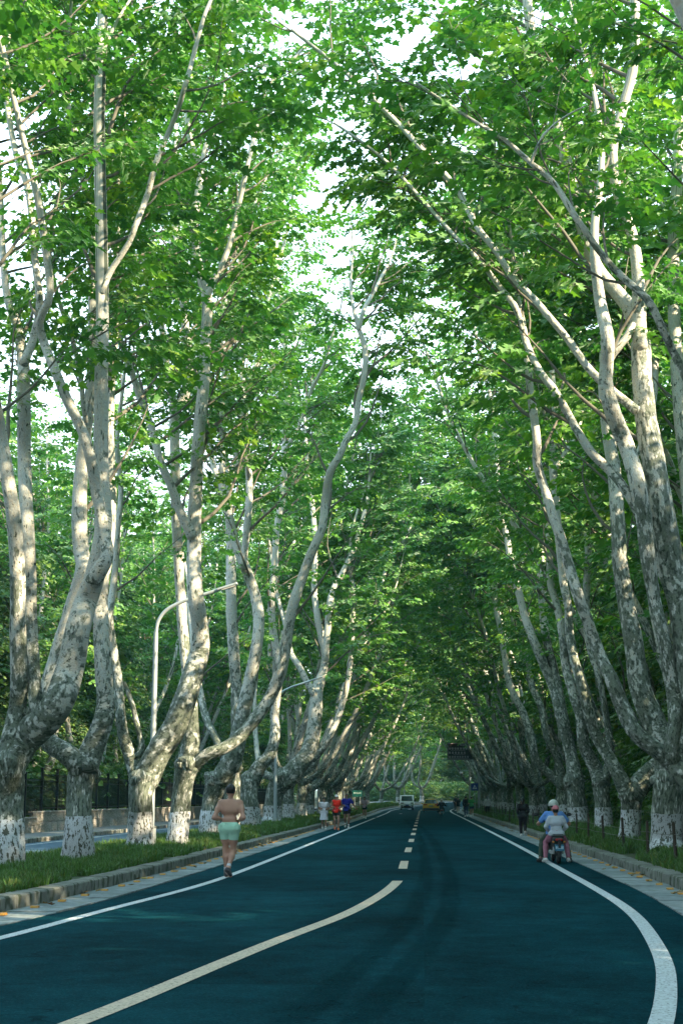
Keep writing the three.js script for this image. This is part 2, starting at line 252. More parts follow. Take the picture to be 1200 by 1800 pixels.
// ---------------------------------------------------------------- limbs as swept, uneven tubes
function tube(pts, radii, sides, { seed = 0, bump = 0.06, cap = true, step = 0.35, uOff = 0, flare = 0 } = {}) {
  const curve = new THREE.CatmullRomCurve3(pts, false, 'centripetal'), len = curve.getLength(), n = Math.max(3, Math.min(90, Math.round(len / step)));
  const pos = [], uv = [], idx = [], m = pts.length - 1; let nrm = null, prev = null;
  const round = Math.PI * radii[Math.floor(m * 0.4)] / 2;           // half the girth in tiles of 2 m: the pattern runs round one half and back along the other
  const cum = [0]; for (let i = 1; i <= m; i++) cum.push(cum[i - 1] + pts[i].distanceTo(pts[i - 1]));
  for (let i = 0; i <= n; i++) {
    const s = i / n, q = s * m, k = Math.min(m - 1, Math.floor(q)), c = curve.getPoint(s), t = curve.getTangent(s);
    let rad = lerp(radii[k], radii[k + 1], q - k);
    if (!nrm) nrm = V(0, 0, 1).cross(t).lengthSq() > 0.01 ? V(0, 0, 1) : V(1, 0, 0);
    nrm = nrm.clone().addScaledVector(t, -nrm.dot(t)).normalize(); const bi = V().crossVectors(t, nrm);
    for (let j = 0; j <= sides; j++) {
      const a = (j % sides) / sides * Math.PI * 2, d = V().addScaledVector(nrm, Math.cos(a)).addScaledVector(bi, Math.sin(a));
      const w = 1 + bump * (noise(c.x * 2.2 + d.x * 0.8 + seed, c.y * 1.6 + d.y, c.z * 2.2 + d.z * 0.8) * 1.6 + noise(c.x * 7 + d.x * 2 + seed, c.y * 6, c.z * 7 + d.z * 2) * 0.5) + flare * (0.5 + 0.5 * Math.sin(a * 5 + seed)) * Math.exp(-s * 7);
      const p = c.clone().addScaledVector(d, rad * w); pos.push(p.x, p.y, p.z); uv.push(Math.abs(1 - 2 * ((j / sides + 0.25) % 1)) * round + uOff, clamp((pts[0].y + s * len) / 16, 0.004, 0.996));
    }
  }
  const W = sides + 1; for (let i = 0; i < n; i++) for (let j = 0; j < sides; j++) { const a = i * W + j, b = a + W; idx.push(a, a + 1, b + 1, a, b + 1, b); }
  if (cap) { const base = n * W, e = pos.length / 3, c = curve.getPoint(1), t = curve.getTangent(1); c.addScaledVector(t, radii[m] * 0.5); pos.push(c.x, c.y, c.z); uv.push(uOff, clamp(c.y / 16, 0, 0.996)); for (let j = 0; j < sides; j++) idx.push(base + j, base + j + 1, e); }
  if (cap) { const e = pos.length / 3, c = curve.getPoint(0).addScaledVector(curve.getTangent(0), -radii[0] * 0.55); pos.push(c.x, c.y, c.z); uv.push(uOff, clamp(pts[0].y / 16, 0.004, 0.99)); for (let j = 0; j < sides; j++) idx.push(j + 1, j, e); }
  const g = new THREE.BufferGeometry(); g.setAttribute('position', new THREE.Float32BufferAttribute(pos, 3)); g.setAttribute('uv', new THREE.Float32BufferAttribute(uv, 2)); g.setIndex(idx); g.computeVertexNormals();
  const N = g.attributes.normal; for (let i = 0; i <= n; i++) { const a = i * W, b = a + sides, x = N.getX(a) + N.getX(b), y = N.getY(a) + N.getY(b), z = N.getZ(a) + N.getZ(b), l = Math.hypot(x, y, z) || 1; N.setXYZ(a, x / l, y / l, z / l); N.setXYZ(b, x / l, y / l, z / l); }
  return g;
}
function burl(at, rad, seed) { const g = new THREE.IcosahedronGeometry(rad, 3), p = g.attributes.position; for (let i = 0; i < p.count; i++) { const v = V().fromBufferAttribute(p, i), k = 1 + 0.28 * noise(v.x / rad * 1.4 + seed, v.y / rad * 1.4, v.z / rad * 1.4); p.setXYZ(i, v.x * k + at.x, v.y * k * 0.85 + at.y, v.z * k + at.z); } g.computeVertexNormals(); const uv = g.attributes.uv; for (let i = 0; i < uv.count; i++) uv.setXY(i, uv.getX(i) * 2 + seed, clamp(p.getY(i) / 16, 0.01, 0.9)); return g; }

// branches and leafy shoots along a limb; the limb is given in the tree's own frame
function foliate(limb, r, o, branches, shoots) {
  const curve = new THREE.CatmullRomCurve3(limb.pts, false, 'centripetal'), len = curve.getLength(), m = limb.pts.length - 1;
  for (let s = 0.3; s < len; s += o.every * (0.6 + r() * 0.8)) {
    const u = s / len, c = curve.getPointAt(u), t = curve.getTangentAt(u), h = c.y;
    if (h < o.leafMin) continue;
    const prob = lerp(o.low, 1, smooth(o.leafMin, o.full, h)); if (r() > prob) continue;
    const q = u * m, k = Math.min(m - 1, Math.floor(q)), rad = lerp(limb.radii[k], limb.radii[k + 1], q - k);
    const az = r() * Math.PI * 2, d = V(Math.cos(az) + o.lean[0], 0.25 + r() * 0.7, Math.sin(az) + o.lean[1]).normalize().addScaledVector(t, 0.4).normalize();
    const L = lerp(o.long, o.long * 0.55, smooth(o.full, o.top, h)) * (0.55 + r() * 0.7), r0 = Math.min(rad * 0.5, 0.012 + L * 0.011);
    const pts = [c.clone()], n = 5; let dir = d.clone();
    for (let i = 1; i <= n; i++) { dir.add(V((r() - 0.5) * 0.55, (i < 4 ? 0.10 : -0.12) + (r() - 0.5) * 0.3, (r() - 0.5) * 0.55)).normalize(); pts.push(pts[i - 1].clone().addScaledVector(dir, L / n)); }
    if (r0 > 0.008) branches.push(tube(pts, [r0, r0 * 0.85, r0 * 0.7, r0 * 0.52, r0 * 0.36, r0 * 0.2], 5, { bump: 0, cap: false, step: L / 6 }));
    const bc = new THREE.CatmullRomCurve3(pts);
    for (let w = 0.28 + r() * 0.1; w < 1; w += o.twig / L * (0.7 + r() * 0.6)) {
      const bp = bc.getPoint(w), bt = bc.getTangent(w), tl = (0.5 + r() * 0.9) * o.twigLong, sd = r() < 0.5 ? -1 : 1;
      const td = V(bt.x, bt.y * 0.4, bt.z).addScaledVector(V(-bt.z, 0.15 + (r() - 0.5) * 0.5, bt.x), sd * (0.6 + r() * 0.8)).normalize();
      const e = bp.clone().addScaledVector(td, tl).add(V(0, -0.08 * tl, 0));
      if (o.twigs) branches.push(tube([bp, bp.clone().lerp(e, 0.5).add(V(0, 0.05, 0)), e], [0.009, 0.007, 0.004], 3, { bump: 0, cap: false, step: tl / 2.2 }));
      for (let x = 0.25; x <= 1.01; x += o.gap) { const p = bp.clone().lerp(e, x), sv = (r() < 0.5 ? -1 : 1) * (0.3 + r() * 0.9) * (x > 0.9 ? 0.2 : 1); shoots.push([p, V(td.x - td.z * sv, td.y * 0.5 + (r() - 0.5) * 0.5, td.z + td.x * sv).normalize(), 0.75 + r() * 0.55]); }
    }
    shoots.push([pts[n], dir.clone(), 1]);
  }
}
const tints = [[0.5, 0.66, 0.8], [0.75, 0.88, 0.9], [1, 1, 1], [1.15, 1.1, 0.9], [1.5, 1.22, 0.8], [2.4, 1.45, 0.7]];
function crownMesh(shoots, geo, mat, r, yellow = 0.05) {
  const m = new THREE.InstancedMesh(geo, mat, shoots.length), M = new THREE.Matrix4(), col = new THREE.Color(), q = new THREE.Quaternion(), B = new THREE.Matrix4();
  shoots.forEach(([p, d, s], i) => {
    const side = V().crossVectors(d, V(0, 1, 0)); if (side.lengthSq() < 0.02) side.set(1, 0, 0); side.normalize(); const up = V().crossVectors(side, d);
    B.makeBasis(d, up, side); q.setFromRotationMatrix(B); q.multiply(new THREE.Quaternion().setFromAxisAngle(V(1, 0, 0), (r() - 0.5) * 1.3));
    M.compose(p, q, V(s, s, s)); m.setMatrixAt(i, M);
    const t = r() < yellow ? tints[5] : tints[Math.floor(r() * 5)]; m.setColorAt(i, col.setRGB(t[0], t[1], t[2]));
  });
  m.name = 'crown'; m.userData.kind = 'stuff'; return m;
}
function extend(pts, radii, metres, r, lean) {               // grow a limb on towards the light
  const n = pts.length, d = pts[n - 1].clone().sub(pts[n - 2]).normalize(); let rad = radii[n - 1], p = pts[n - 1].clone(); const steps = Math.max(2, Math.round(metres / 1.4));
  for (let i = 1; i <= steps; i++) { d.add(V((r() - 0.5) * 0.4 + lean[0] * 0.06, 0.16, (r() - 0.5) * 0.4)).normalize(); p = p.clone().addScaledVector(d, metres / steps); pts.push(p); radii.push(lerp(rad, 0.018, i / steps)); }
}
function plane_tree(label, group, base, trunk, limbs, o) {
  const t = thing('plane_tree', label, 'tree', [base.x, base.y, base.z], 0, group), r = rngOf(o.seed);
  const tg = [tube(trunk.pts, trunk.radii, 20, { seed: o.seed, bump: 0.07, step: 0.12, uOff: r(), flare: 0.22 })];
  const top = trunk.pts[trunk.pts.length - 1], tr = trunk.radii[trunk.radii.length - 1];
  tg.push(burl(top.clone(), tr * 1.04, o.seed)); for (let k = 0; k < 3; k++) { const a = r() * 6.28; tg.push(burl(top.clone().add(V(Math.cos(a) * tr * 0.75, -0.15 + r() * 0.15, Math.sin(a) * tr * 0.75)), tr * (0.3 + r() * 0.25), o.seed + k + 3)); }
  part(t, 'trunk', merged(tg), o.bark ?? bark);
  if (o.wash !== false) { // limewash up to a metre: the trunk's own outline, a coat thicker
    const c = new THREE.CatmullRomCurve3(trunk.pts, false, 'centripetal'), n = 12, pts = [], rad = [], y1 = 1.0; let u1 = 1; for (let u = 0; u <= 1; u += 0.01) if (c.getPoint(u).y > y1) { u1 = u; break; }
    const g = tg[0], pos = g.attributes.position, W = 21, rows = pos.count, np = [], nu = [], ni = []; let cnt = 0;
    const full = Math.floor((pos.count - 1) / W);
    for (let i = 0; i < full; i++) { let y = 0; for (let j = 0; j < 20; j++) y += pos.getY(i * W + j) / 20; if (y > y1 + 0.12) break; let cx = 0, cz = 0; for (let j = 0; j < 20; j++) { cx += pos.getX(i * W + j) / 20; cz += pos.getZ(i * W + j) / 20; } for (let j = 0; j < W; j++) { const x = pos.getX(i * W + j) - cx, z = pos.getZ(i * W + j) - cz, l = Math.hypot(x, z); const yy = Math.min(pos.getY(i * W + j), y1 + 0.012 * Math.sin(j * 1.3 + o.seed)); np.push(cx + x * (1 + 0.009 / l), yy, cz + z * (1 + 0.009 / l)); nu.push(j / 20 + o.seed * 0.37, yy / 1.3); } cnt++; }
    for (let i = 0; i < cnt - 1; i++) for (let j = 0; j < 20; j++) { const a = i * W + j, b = a + W; ni.push(a, a + 1, b + 1, a, b + 1, b); }
    const wg = new THREE.BufferGeometry(); wg.setAttribute('position', new THREE.Float32BufferAttribute(np, 3)); wg.setAttribute('uv', new THREE.Float32BufferAttribute(nu, 2)); wg.setIndex(ni); wg.computeVertexNormals(); part(t, 'whitewash', wg, whitewash);
  }
  const branches = [], shoots = [];
  for (const l of limbs) {
    if (l.extend) extend(l.pts, l.radii, l.extend, r, o.lean);
    part(t, l.name ?? 'limb', tube(l.pts, l.radii, Math.max(...l.radii) > 0.12 ? 14 : 9, { seed: o.seed + l.pts.length, bump: 0.06, step: 0.3, uOff: r() * 2 }), o.bark ?? bark);
    foliate(l, r, o, branches, shoots);
  }
  if (branches.length) part(t, 'branches', merged(branches), twigBark);
  for (const s of o.moreShoots ?? []) shoots.push(s);
  if (shoots.length) t.add(crownMesh(shoots, o.geo, leafMat, r, o.yellow ?? 0.05));
  t.userData.n = shoots.length; return t;
}
const LEFT = { leafMin: 4.8, full: 15, top: 25, low: 0.12, every: 0.5, long: 3.5, twig: 0.55, twigLong: 0.8, gap: 0.28, twigs: true, lean: [0.5, -0.5] };
const RIGHT = { ...LEFT, bark: mossyBark, lean: [-0.6, -0.4], leafMin: 5.5 };
// ---------------------------------------------------------------- the near trees, each limb followed in the photograph
// trunk and limbs: [x, y, width] in photograph pixels at the tree's own distance; "turn" is how far a limb's tip comes nearer (-) or goes back (+)
const ordinal = ['first', 'second', 'third', 'fourth', 'fifth', 'sixth', 'seventh', 'eighth', 'ninth', 'tenth', 'eleventh', 'twelfth', 'thirteenth', 'fourteenth', 'fifteenth', 'sixteenth', 'seventeenth', 'eighteenth', 'nineteenth', 'twentieth', 'twenty-first', 'twenty-second', 'twenty-third', 'twenty-fourth', 'twenty-fifth', 'twenty-sixth', 'twenty-seventh', 'twenty-eighth', 'twenty-ninth', 'thirtieth'];
function traced(label, side, dist, trunkPx, limbsPx, o) {
  const b = P(trunkPx[0][0], trunkPx[0][1], dist), gy = side < 0 ? vergeY(b.x, dist) : vergeRY(b.x, dist);
  const base = V(b.x, gy - 0.06, -dist), k = dist / FOCAL;
  const conv = (list, turn = 0) => { const pts = [], radii = []; const n = list.length; list.forEach(([x, y, w], i) => { const f = i / (n - 1), d = dist + turn * f * f + (i && n > 3 ? noise(x * 0.013, y * 0.011, dist) * 0.5 : 0); pts.push(P(x, y, d).sub(base)); radii.push(w / 2 * k); }); return { pts, radii }; };
  const trunk = conv(trunkPx); trunk.pts[0].y = -0.05;
  const limbs = limbsPx.map(({ p, turn, ext, name }) => ({ ...conv(p, turn ?? 0), extend: ext, name }));
  return plane_tree(label, side < 0 ? 'plane trees of the left row' : 'plane trees of the right row', base, trunk, limbs, { ...(side < 0 ? LEFT : RIGHT), geo: fineSprays[o.seed % 4], ...(dist < 48 ? { lean: [side * -0.5, -1.4] } : {}), ...o });
}
// left row
traced('plane tree at the left edge, thick limb sweeping across to a tall pale stem', -1, 27.1, [[10, 1528, 72], [12, 1500, 62], [13, 1440, 57], [14, 1390, 58], [12, 1345, 62]], [
  { p: [[12, 1352, 56], [45, 1297, 60], [80, 1266, 58], [106, 1228, 54], [122, 1180, 50], [139, 1100, 44], [152, 1055, 42], [166, 1018, 38], [178, 960, 33], [183, 905, 31], [178, 830, 29], [178, 700, 26], [180, 600, 25], [180, 500, 25], [177, 333, 23], [175, 200, 22], [180, 67, 22], [183, -40, 20]], ext: 4, turn: 1.2 },
  { p: [[163, 1024, 30], [178, 1000, 29], [189, 978, 23], [184, 943, 22], [177, 900, 21], [168, 850, 21], [157, 793, 20], [143, 753, 19], [117, 700, 19], [97, 650, 17], [77, 600, 16], [70, 565, 15], [88, 522, 14], [83, 453, 14], [67, 350, 13], [47, 267, 12], [31, 200, 11], [9, 100, 10], [-4, 40, 9]], ext: 3, turn: -1.5 },
  { p: [[10, 1350, 46], [22, 1290, 36], [32, 1240, 31], [34, 1190, 29], [32, 1100, 29], [31, 1000, 28], [23, 900, 26], [13, 833, 23], [3, 760, 20], [-14, 660, 17]], ext: 6, turn: -1.5 },
  { p: [[30, 1325, 38], [52, 1290, 30], [63, 1250, 26], [58, 1170, 26], [54, 1100, 25], [52, 1000, 26], [47, 900, 25], [43, 800, 25], [42, 700, 25], [41, 630, 24], [30, 570, 17], [15, 530, 15], [6, 450, 13], [2, 350, 12], [-6, 200, 10]], ext: 4, turn: 2.5 },
  { p: [[42, 640, 18], [60, 592, 15], [70, 540, 14], [63, 467, 14], [50, 333, 13], [30, 277, 12], [13, 183, 11], [3, 100, 10], [-5, 0, 8]], ext: 3, turn: 3 },
  { p: [[180, 515, 12], [193, 480, 12], [227, 427, 11], [240, 393, 11], [260, 340, 11], [273, 290, 11], [290, 247, 11], [310, 200, 10], [323, 160, 10], [337, 110, 9], [350, 60, 8], [363, 17, 7]], ext: 3, turn: -1, name: 'side_limb' },
  { p: [[178, 95, 9], [192, 66, 7], [210, 30, 6], [232, -5, 5]], ext: 3, name: 'side_limb' },
], { seed: 101, leafMin: 6, low: 0.08, full: 19 });
traced('plane tree forked like a letter Y, second trunk from the left edge', -1, 30.4, [[137, 1514, 62], [138, 1490, 53], [138, 1440, 46], [140, 1390, 43], [146, 1348, 50]], [
  { p: [[146, 1352, 44], [116, 1323, 36], [90, 1308, 33], [74, 1285, 30], [80, 1225, 28], [102, 1150, 28], [130, 1060, 28], [147, 1000, 29], [143, 967, 29], [140, 900, 28], [144, 817, 25], [157, 713, 19], [162, 600, 17], [163, 500, 16], [160, 383, 15], [147, 317, 14], [133, 233, 13], [107, 143, 12], [90, 77, 9], [78, 10, 8]], ext: 4, turn: 2.2 },
  { p: [[150, 1352, 46], [165, 1311, 40], [181, 1270, 36], [185, 1235, 31], [182, 1180, 30], [178, 1100, 28], [176, 1060, 27], [181, 1020, 24], [192, 950, 20], [197, 880, 18], [194, 760, 15], [199, 640, 13], [208, 520, 11]], ext: 6, turn: 3 },
  { p: [[152, 742, 10], [147, 713, 9], [143, 667, 9], [133, 617, 9], [123, 580, 9], [110, 547, 8], [97, 500, 7], [88, 440, 6]], ext: 2, name: 'side_limb', turn: -1 },
  { p: [[107, 150, 9], [114, 110, 8], [122, 40, 7]], ext: 3, name: 'side_limb' },
], { seed: 103, low: 0.1, full: 17 });
traced('plane tree beside the street lamp with a burred orange knot at its fork', -1, 37, [[246, 1495, 56], [247, 1475, 46], [247, 1440, 42], [248, 1400, 42], [252, 1372, 50]], [
  { p: [[246, 1374, 34], [230, 1333, 22], [217, 1293, 20], [212, 1250, 18], [208, 1200, 17], [199, 1140, 16], [192, 1083, 15], [199, 1040, 14], [203, 1000, 12], [207, 930, 11], [213, 860, 10], [206, 780, 9]], ext: 5, turn: 2 },
  { p: [[254, 1374, 46], [281, 1320, 45], [306, 1280, 43], [326, 1230, 40], [341, 1180, 38], [350, 1148, 37], [352, 1110, 30], [345, 1050, 28], [341, 1000, 27], [341, 960, 26], [344, 860, 24], [350, 760, 23], [358, 677, 21], [362, 593, 20], [364, 520, 20], [353, 483, 17], [343, 433, 16], [342, 383, 16], [350, 333, 15], [354, 293, 14], [338, 257, 11], [330, 217, 10], [334, 150, 9]], ext: 5, turn: 1 },
  { p: [[338, 945, 19], [328, 923, 18], [317, 900, 17], [300, 853, 15], [283, 813, 14], [267, 753, 14], [247, 700, 13], [227, 640, 12], [207, 583, 10], [193, 533, 9], [181, 470, 8], [176, 400, 7]], ext: 3, turn: -2 },
  { p: [[364, 522, 12], [377, 493, 11], [400, 442, 10], [420, 360, 10], [435, 290, 9], [450, 225, 8], [465, 160, 7], [490, 130, 6]], ext: 3, turn: -1, name: 'side_limb' },
  { p: [[340, 392, 9], [320, 380, 8], [293, 350, 8], [267, 323, 8], [233, 290, 7], [207, 267, 6], [180, 225, 5]], ext: 2, turn: 1, name: 'side_limb' },
  { p: [[354, 298, 9], [360, 260, 8], [377, 227, 7], [393, 173, 6], [397, 130, 5]], ext: 3, name: 'side_limb' },
  { p: [[228, 1335, 11], [249, 1322, 11], [248, 1300, 10], [240, 1270, 10], [232, 1235, 9], [218, 1200, 8]], name: 'side_limb', turn: 0.6 },
], { seed: 105 });
traced('plane tree with a long dark limb sweeping right towards the road', -1, 41, [[312, 1486, 44], [313, 1470, 36], [318, 1420, 34], [324, 1370, 36], [331, 1342, 42]], [
  { p: [[330, 1345, 38], [336, 1290, 28], [335, 1230, 24], [328, 1170, 20], [321, 1100, 18], [317, 1033, 18], [311, 933, 18], [308, 800, 18], [309, 725, 19], [324, 700, 16], [333, 660, 15], [328, 600, 15], [323, 533, 14], [317, 467, 12], [310, 420, 11], [303, 330, 10], [310, 240, 8]], ext: 5, turn: 2 },
  { p: [[310, 735, 14], [302, 687, 12], [293, 633, 12], [283, 567, 11], [270, 520, 10], [258, 480, 9], [240, 420, 8], [236, 350, 7]], ext: 4, turn: 1, name: 'side_limb' },
  { p: [[336, 1348, 24], [365, 1326, 22], [400, 1312, 22], [425, 1291, 22], [450, 1262, 22], [475, 1225, 22], [495, 1175, 21], [506, 1110, 19], [515, 1065, 19], [533, 1010, 17], [546, 975, 17], [566, 927, 15], [571, 880, 14], [580, 830, 14], [597, 800, 12], [610, 770, 11], [625, 743, 11], [630, 703, 11], [640, 660, 11], [641, 610, 11], [630, 577, 9], [620, 537, 6], [616, 493, 5]], ext: 2, turn: 2 },
  { p: [[631, 580, 8], [638, 547, 8], [653, 520, 7], [670, 487, 6]], ext: 3, turn: 2, name: 'side_limb' },
], { seed: 107 });
traced('plane tree with a pale sawn stub, just left of the bare-backed jogger', -1, 50, [[366, 1473, 42], [368, 1455, 35], [372, 1410, 33], [381, 1372, 38]], [
  { p: [[384, 1374, 36], [408, 1335, 36], [420, 1290, 29], [430, 1240, 26], [441, 1190, 24], [452, 1130, 21], [455, 1085, 20], [447, 1040, 19], [430, 995, 19], [410, 943, 17], [397, 877, 16], [388, 840, 14], [392, 810, 11], [390, 760, 10], [392, 693, 10], [395, 627, 10], [393, 570, 9], [395, 527, 9], [392, 470, 8], [400, 400, 7]], ext: 6, turn: 1 },
  { p: [[389, 845, 11], [380, 833, 11], [370, 793, 10], [363, 760, 10], [345, 670, 9], [335, 600, 8], [322, 540, 7]], ext: 4, turn: 1, name: 'side_limb' },
  { p: [[426, 1000, 14], [431, 960, 13], [437, 893, 13], [438, 843, 13], [433, 777, 12], [427, 693, 11], [423, 627, 10], [410, 570, 10], [403, 533, 9], [408, 470, 8], [432, 400, 7]], ext: 5, turn: 1.5, name: 'side_limb' },
  { p: [[384, 1380, 24], [370, 1368, 18], [362, 1360, 12]], name: 'stub' },
], { seed: 109 });
traced('straight pale plane tree half hidden behind the bare-backed jogger', -1, 56, [[405, 1464, 38], [406, 1450, 31], [408, 1400, 27], [411, 1350, 28]], [
  { p: [[412, 1356, 26], [416, 1290, 22], [416, 1215, 20], [412, 1160, 20], [408, 1093, 20], [406, 1027, 19], [406, 960, 17], [403, 900, 14], [404, 843, 14], [415, 805, 10], [419, 760, 10], [434, 687, 9], [453, 635, 9], [466, 560, 8], [478, 500, 7]], ext: 6, turn: 1 },
  { p: [[404, 1352, 18], [385, 1310, 14], [362, 1260, 13], [352, 1215, 12], [340, 1150, 11]], ext: 8, turn: 3 },
  { p: [[404, 848, 9], [394, 790, 9], [398, 700, 8], [404, 600, 7]], ext: 6, turn: 2, name: 'side_limb' },
], { seed: 111 });
traced('plane tree just right of the bare-backed jogger, branching low into curved arms', -1, 62, [[440, 1459, 42], [440, 1445, 35], [437, 1400, 31], [437, 1372, 34]], [
  { p: [[440, 1376, 32], [458, 1345, 24], [474, 1328, 22], [484, 1290, 17], [483, 1260, 16], [488, 1210, 15], [493, 1177, 14], [487, 1147, 14], [480, 1110, 13], [477, 1060, 13], [482, 1010, 13], [486, 930, 12], [497, 870, 13], [500, 793, 12], [503, 727, 11], [508, 660, 10], [500, 600, 9], [493, 527, 9], [485, 470, 8]], ext: 7, turn: 1 },
  { p: [[430, 1376, 22], [414, 1368, 18], [404, 1362, 15]], name: 'stub' },
  { p: [[498, 680, 8], [482, 640, 8], [470, 610, 7], [458, 585, 6]], ext: 5, turn: 1, name: 'side_limb' },
  { p: [[500, 790, 8], [520, 760, 7], [545, 690, 7], [570, 640, 6]], ext: 4, turn: -1, name: 'side_limb' },
], { seed: 113 });
traced('gnarled plane tree with two arms spread wide, behind the runners', -1, 72, [[477, 1452, 38], [478, 1438, 31], [485, 1390, 32], [498, 1368, 40]], [
  { p: [[496, 1374, 26], [478, 1366, 15], [462, 1358, 12], [455, 1340, 10], [450, 1300, 9]], ext: 9, turn: 2 },
  { p: [[500, 1374, 38], [520, 1351, 33], [540, 1326, 30], [550, 1290, 26], [555, 1240, 24], [558, 1210, 22], [568, 1180, 15], [572, 1150, 14], [565, 1120, 13], [557, 1080, 12], [552, 1030, 11], [554, 970, 10], [548, 880, 9]], ext: 10, turn: 1 },
  { p: [[553, 1222, 14], [540, 1200, 12], [525, 1170, 11], [512, 1150, 10], [505, 1110, 9]], ext: 9, turn: 1 },
  { p: [[571, 1160, 12], [575, 1110, 12], [583, 1043, 11], [600, 1010, 10], [620, 970, 9], [632, 930, 8]], ext: 7, turn: 1 },
  { p: [[548, 1335, 14], [563, 1321, 12], [583, 1287, 11], [600, 1243, 11], [610, 1200, 10], [617, 1147, 10], [620, 1093, 9], [622, 1043, 8], [615, 993, 7]], ext: 6, turn: 1 },
], { seed: 115, geo: plainSprays[0] });
// right row
traced('plane tree beyond the right edge whose dark limb crosses the upper corner', 1, 22, [[1440, 1560, 70], [1440, 1500, 62], [1436, 1420, 58], [1430, 1350, 60]], [
  { p: [[1425, 1365, 48], [1370, 1220, 40], [1330, 1050, 34], [1280, 860, 26], [1240, 740, 20], [1200, 653, 16], [1183, 620, 15], [1163, 577, 15], [1140, 530, 14], [1100, 493, 14], [1067, 460, 13], [1013, 385, 12], [967, 315, 11], [932, 286, 10], [879, 239, 8], [856, 227, 7]], ext: 1.5, turn: 0.5 },
  { p: [[933, 287, 6], [949, 245, 5], [984, 210, 4], [1030, 185, 3]], name: 'side_limb' },
  { p: [[1435, 1365, 46], [1440, 1200, 40], [1410, 1000, 36], [1390, 800, 32], [1340, 500, 26], [1330, 250, 22], [1290, 0, 18]], ext: 6 },
], { seed: 121, leafMin: 8.6, low: 0.5, full: 12 });
traced('large plane tree at the right edge with sunlit stems leaning over the road', 1, 29, [[1276, 1525, 84], [1274, 1500, 72], [1268, 1440, 66], [1250, 1392, 66]], [
  { p: [[1255, 1400, 62], [1236, 1340, 58], [1226, 1260, 56], [1212, 1160, 53], [1197, 1060, 51], [1177, 993, 49], [1163, 900, 45], [1147, 810, 42], [1133, 727, 39], [1127, 660, 37], [1124, 600, 36], [1108, 545, 29], [1087, 518, 27], [1060, 487, 25], [1040, 455, 24], [1020, 390, 23], [1004, 320, 22], [985, 250, 22], [962, 160, 21], [940, 100, 20], [926, 0, 20], [922, -60, 18]], ext: 4, turn: 1.5 },
  { p: [[1124, 610, 28], [1122, 560, 27], [1121, 500, 24], [1112, 420, 20], [1085, 340, 19], [1076, 262, 18], [1095, 187, 18], [1112, 117, 18], [1115, 0, 18], [1112, -60, 16]], ext: 4, turn: -1 },
  { p: [[1250, 1400, 50], [1205, 1366, 40], [1178, 1338, 34], [1150, 1316, 30], [1115, 1287, 27], [1093, 1243, 26], [1077, 1200, 24], [1060, 1167, 22], [1043, 1123, 21], [1030, 1087, 21], [1013, 1040, 21], [1000, 997, 20], [987, 953, 19], [970, 903, 18], [957, 860, 17], [943, 813, 17], [943, 777, 16], [937, 727, 16], [930, 677, 15], [927, 633, 14], [921, 580, 11], [906, 500, 9], [898, 420, 7]], ext: 3, turn: 2.5 },
  { p: [[1180, 1340, 28], [1181, 1300, 25], [1188, 1243, 24], [1183, 1210, 24], [1173, 1160, 23], [1160, 1100, 22], [1147, 1043, 23], [1137, 977, 26], [1131, 915, 28], [1118, 843, 29], [1100, 783, 29], [1077, 727, 28], [1064, 675, 27], [1066, 640, 24], [1067, 593, 23], [1056, 543, 22], [1046, 470, 18], [1044, 400, 15]], ext: 6, turn: -1 },
  { p: [[1122, 905, 18], [1110, 880, 18], [1090, 850, 17], [1067, 823, 17], [1040, 797, 16], [1017, 763, 15], [997, 727, 15], [977, 690, 14], [953, 660, 14], [937, 633, 14], [923, 600, 13], [907, 543, 12], [880, 507, 11], [843, 460, 10], [803, 420, 9], [745, 356, 8], [692, 297, 7], [646, 257, 6], [587, 216, 5]], turn: 2 },
  { p: [[1118, 722, 18], [1100, 707, 16], [1067, 680, 15], [1033, 647, 14], [1000, 600, 14], [967, 560, 13], [933, 520, 12], [900, 487, 12], [868, 437, 12], [844, 408, 12], [827, 379, 12], [803, 332, 11], [751, 274, 11], [698, 216, 10], [634, 152, 9], [587, 111, 8], [512, 52, 6]], turn: 1 },
  { p: [[1066, 640, 15], [1080, 616, 15], [1097, 598, 14], [1112, 570, 14]], name: 'side_limb' },
], { seed: 123, leafMin: 8.5, low: 0.3 });
traced('thick-stemmed plane tree on the right with one broad sunlit stem', 1, 35.5, [[1172, 1502, 66], [1172, 1480, 56], [1173, 1430, 52], [1176, 1370, 54]], [
  { p: [[1176, 1378, 50], [1170, 1320, 46], [1150, 1275, 42], [1124, 1205, 37], [1112, 1127, 33], [1100, 1060, 30], [1089, 993, 28], [1084, 900, 26], [1078, 827, 25], [1068, 760, 23], [1060, 680, 20], [1062, 590, 18], [1052, 500, 15], [1040, 420, 13]], ext: 6, turn: 1 },
  { p: [[1180, 1376, 44], [1204, 1310, 36], [1218, 1200, 32], [1222, 1050, 29], [1212, 900, 27], [1196, 740, 25], [1186, 600, 23], [1182, 450, 22], [1190, 300, 21], [1195, 150, 21], [1194, 0, 19]], ext: 4, turn: 1 },
  { p: [[1120, 800, 10], [1140, 740, 14], [1148, 680, 16], [1150, 600, 13], [1152, 500, 11]], ext: 5, turn: 3, name: 'side_limb' },
], { seed: 125 });
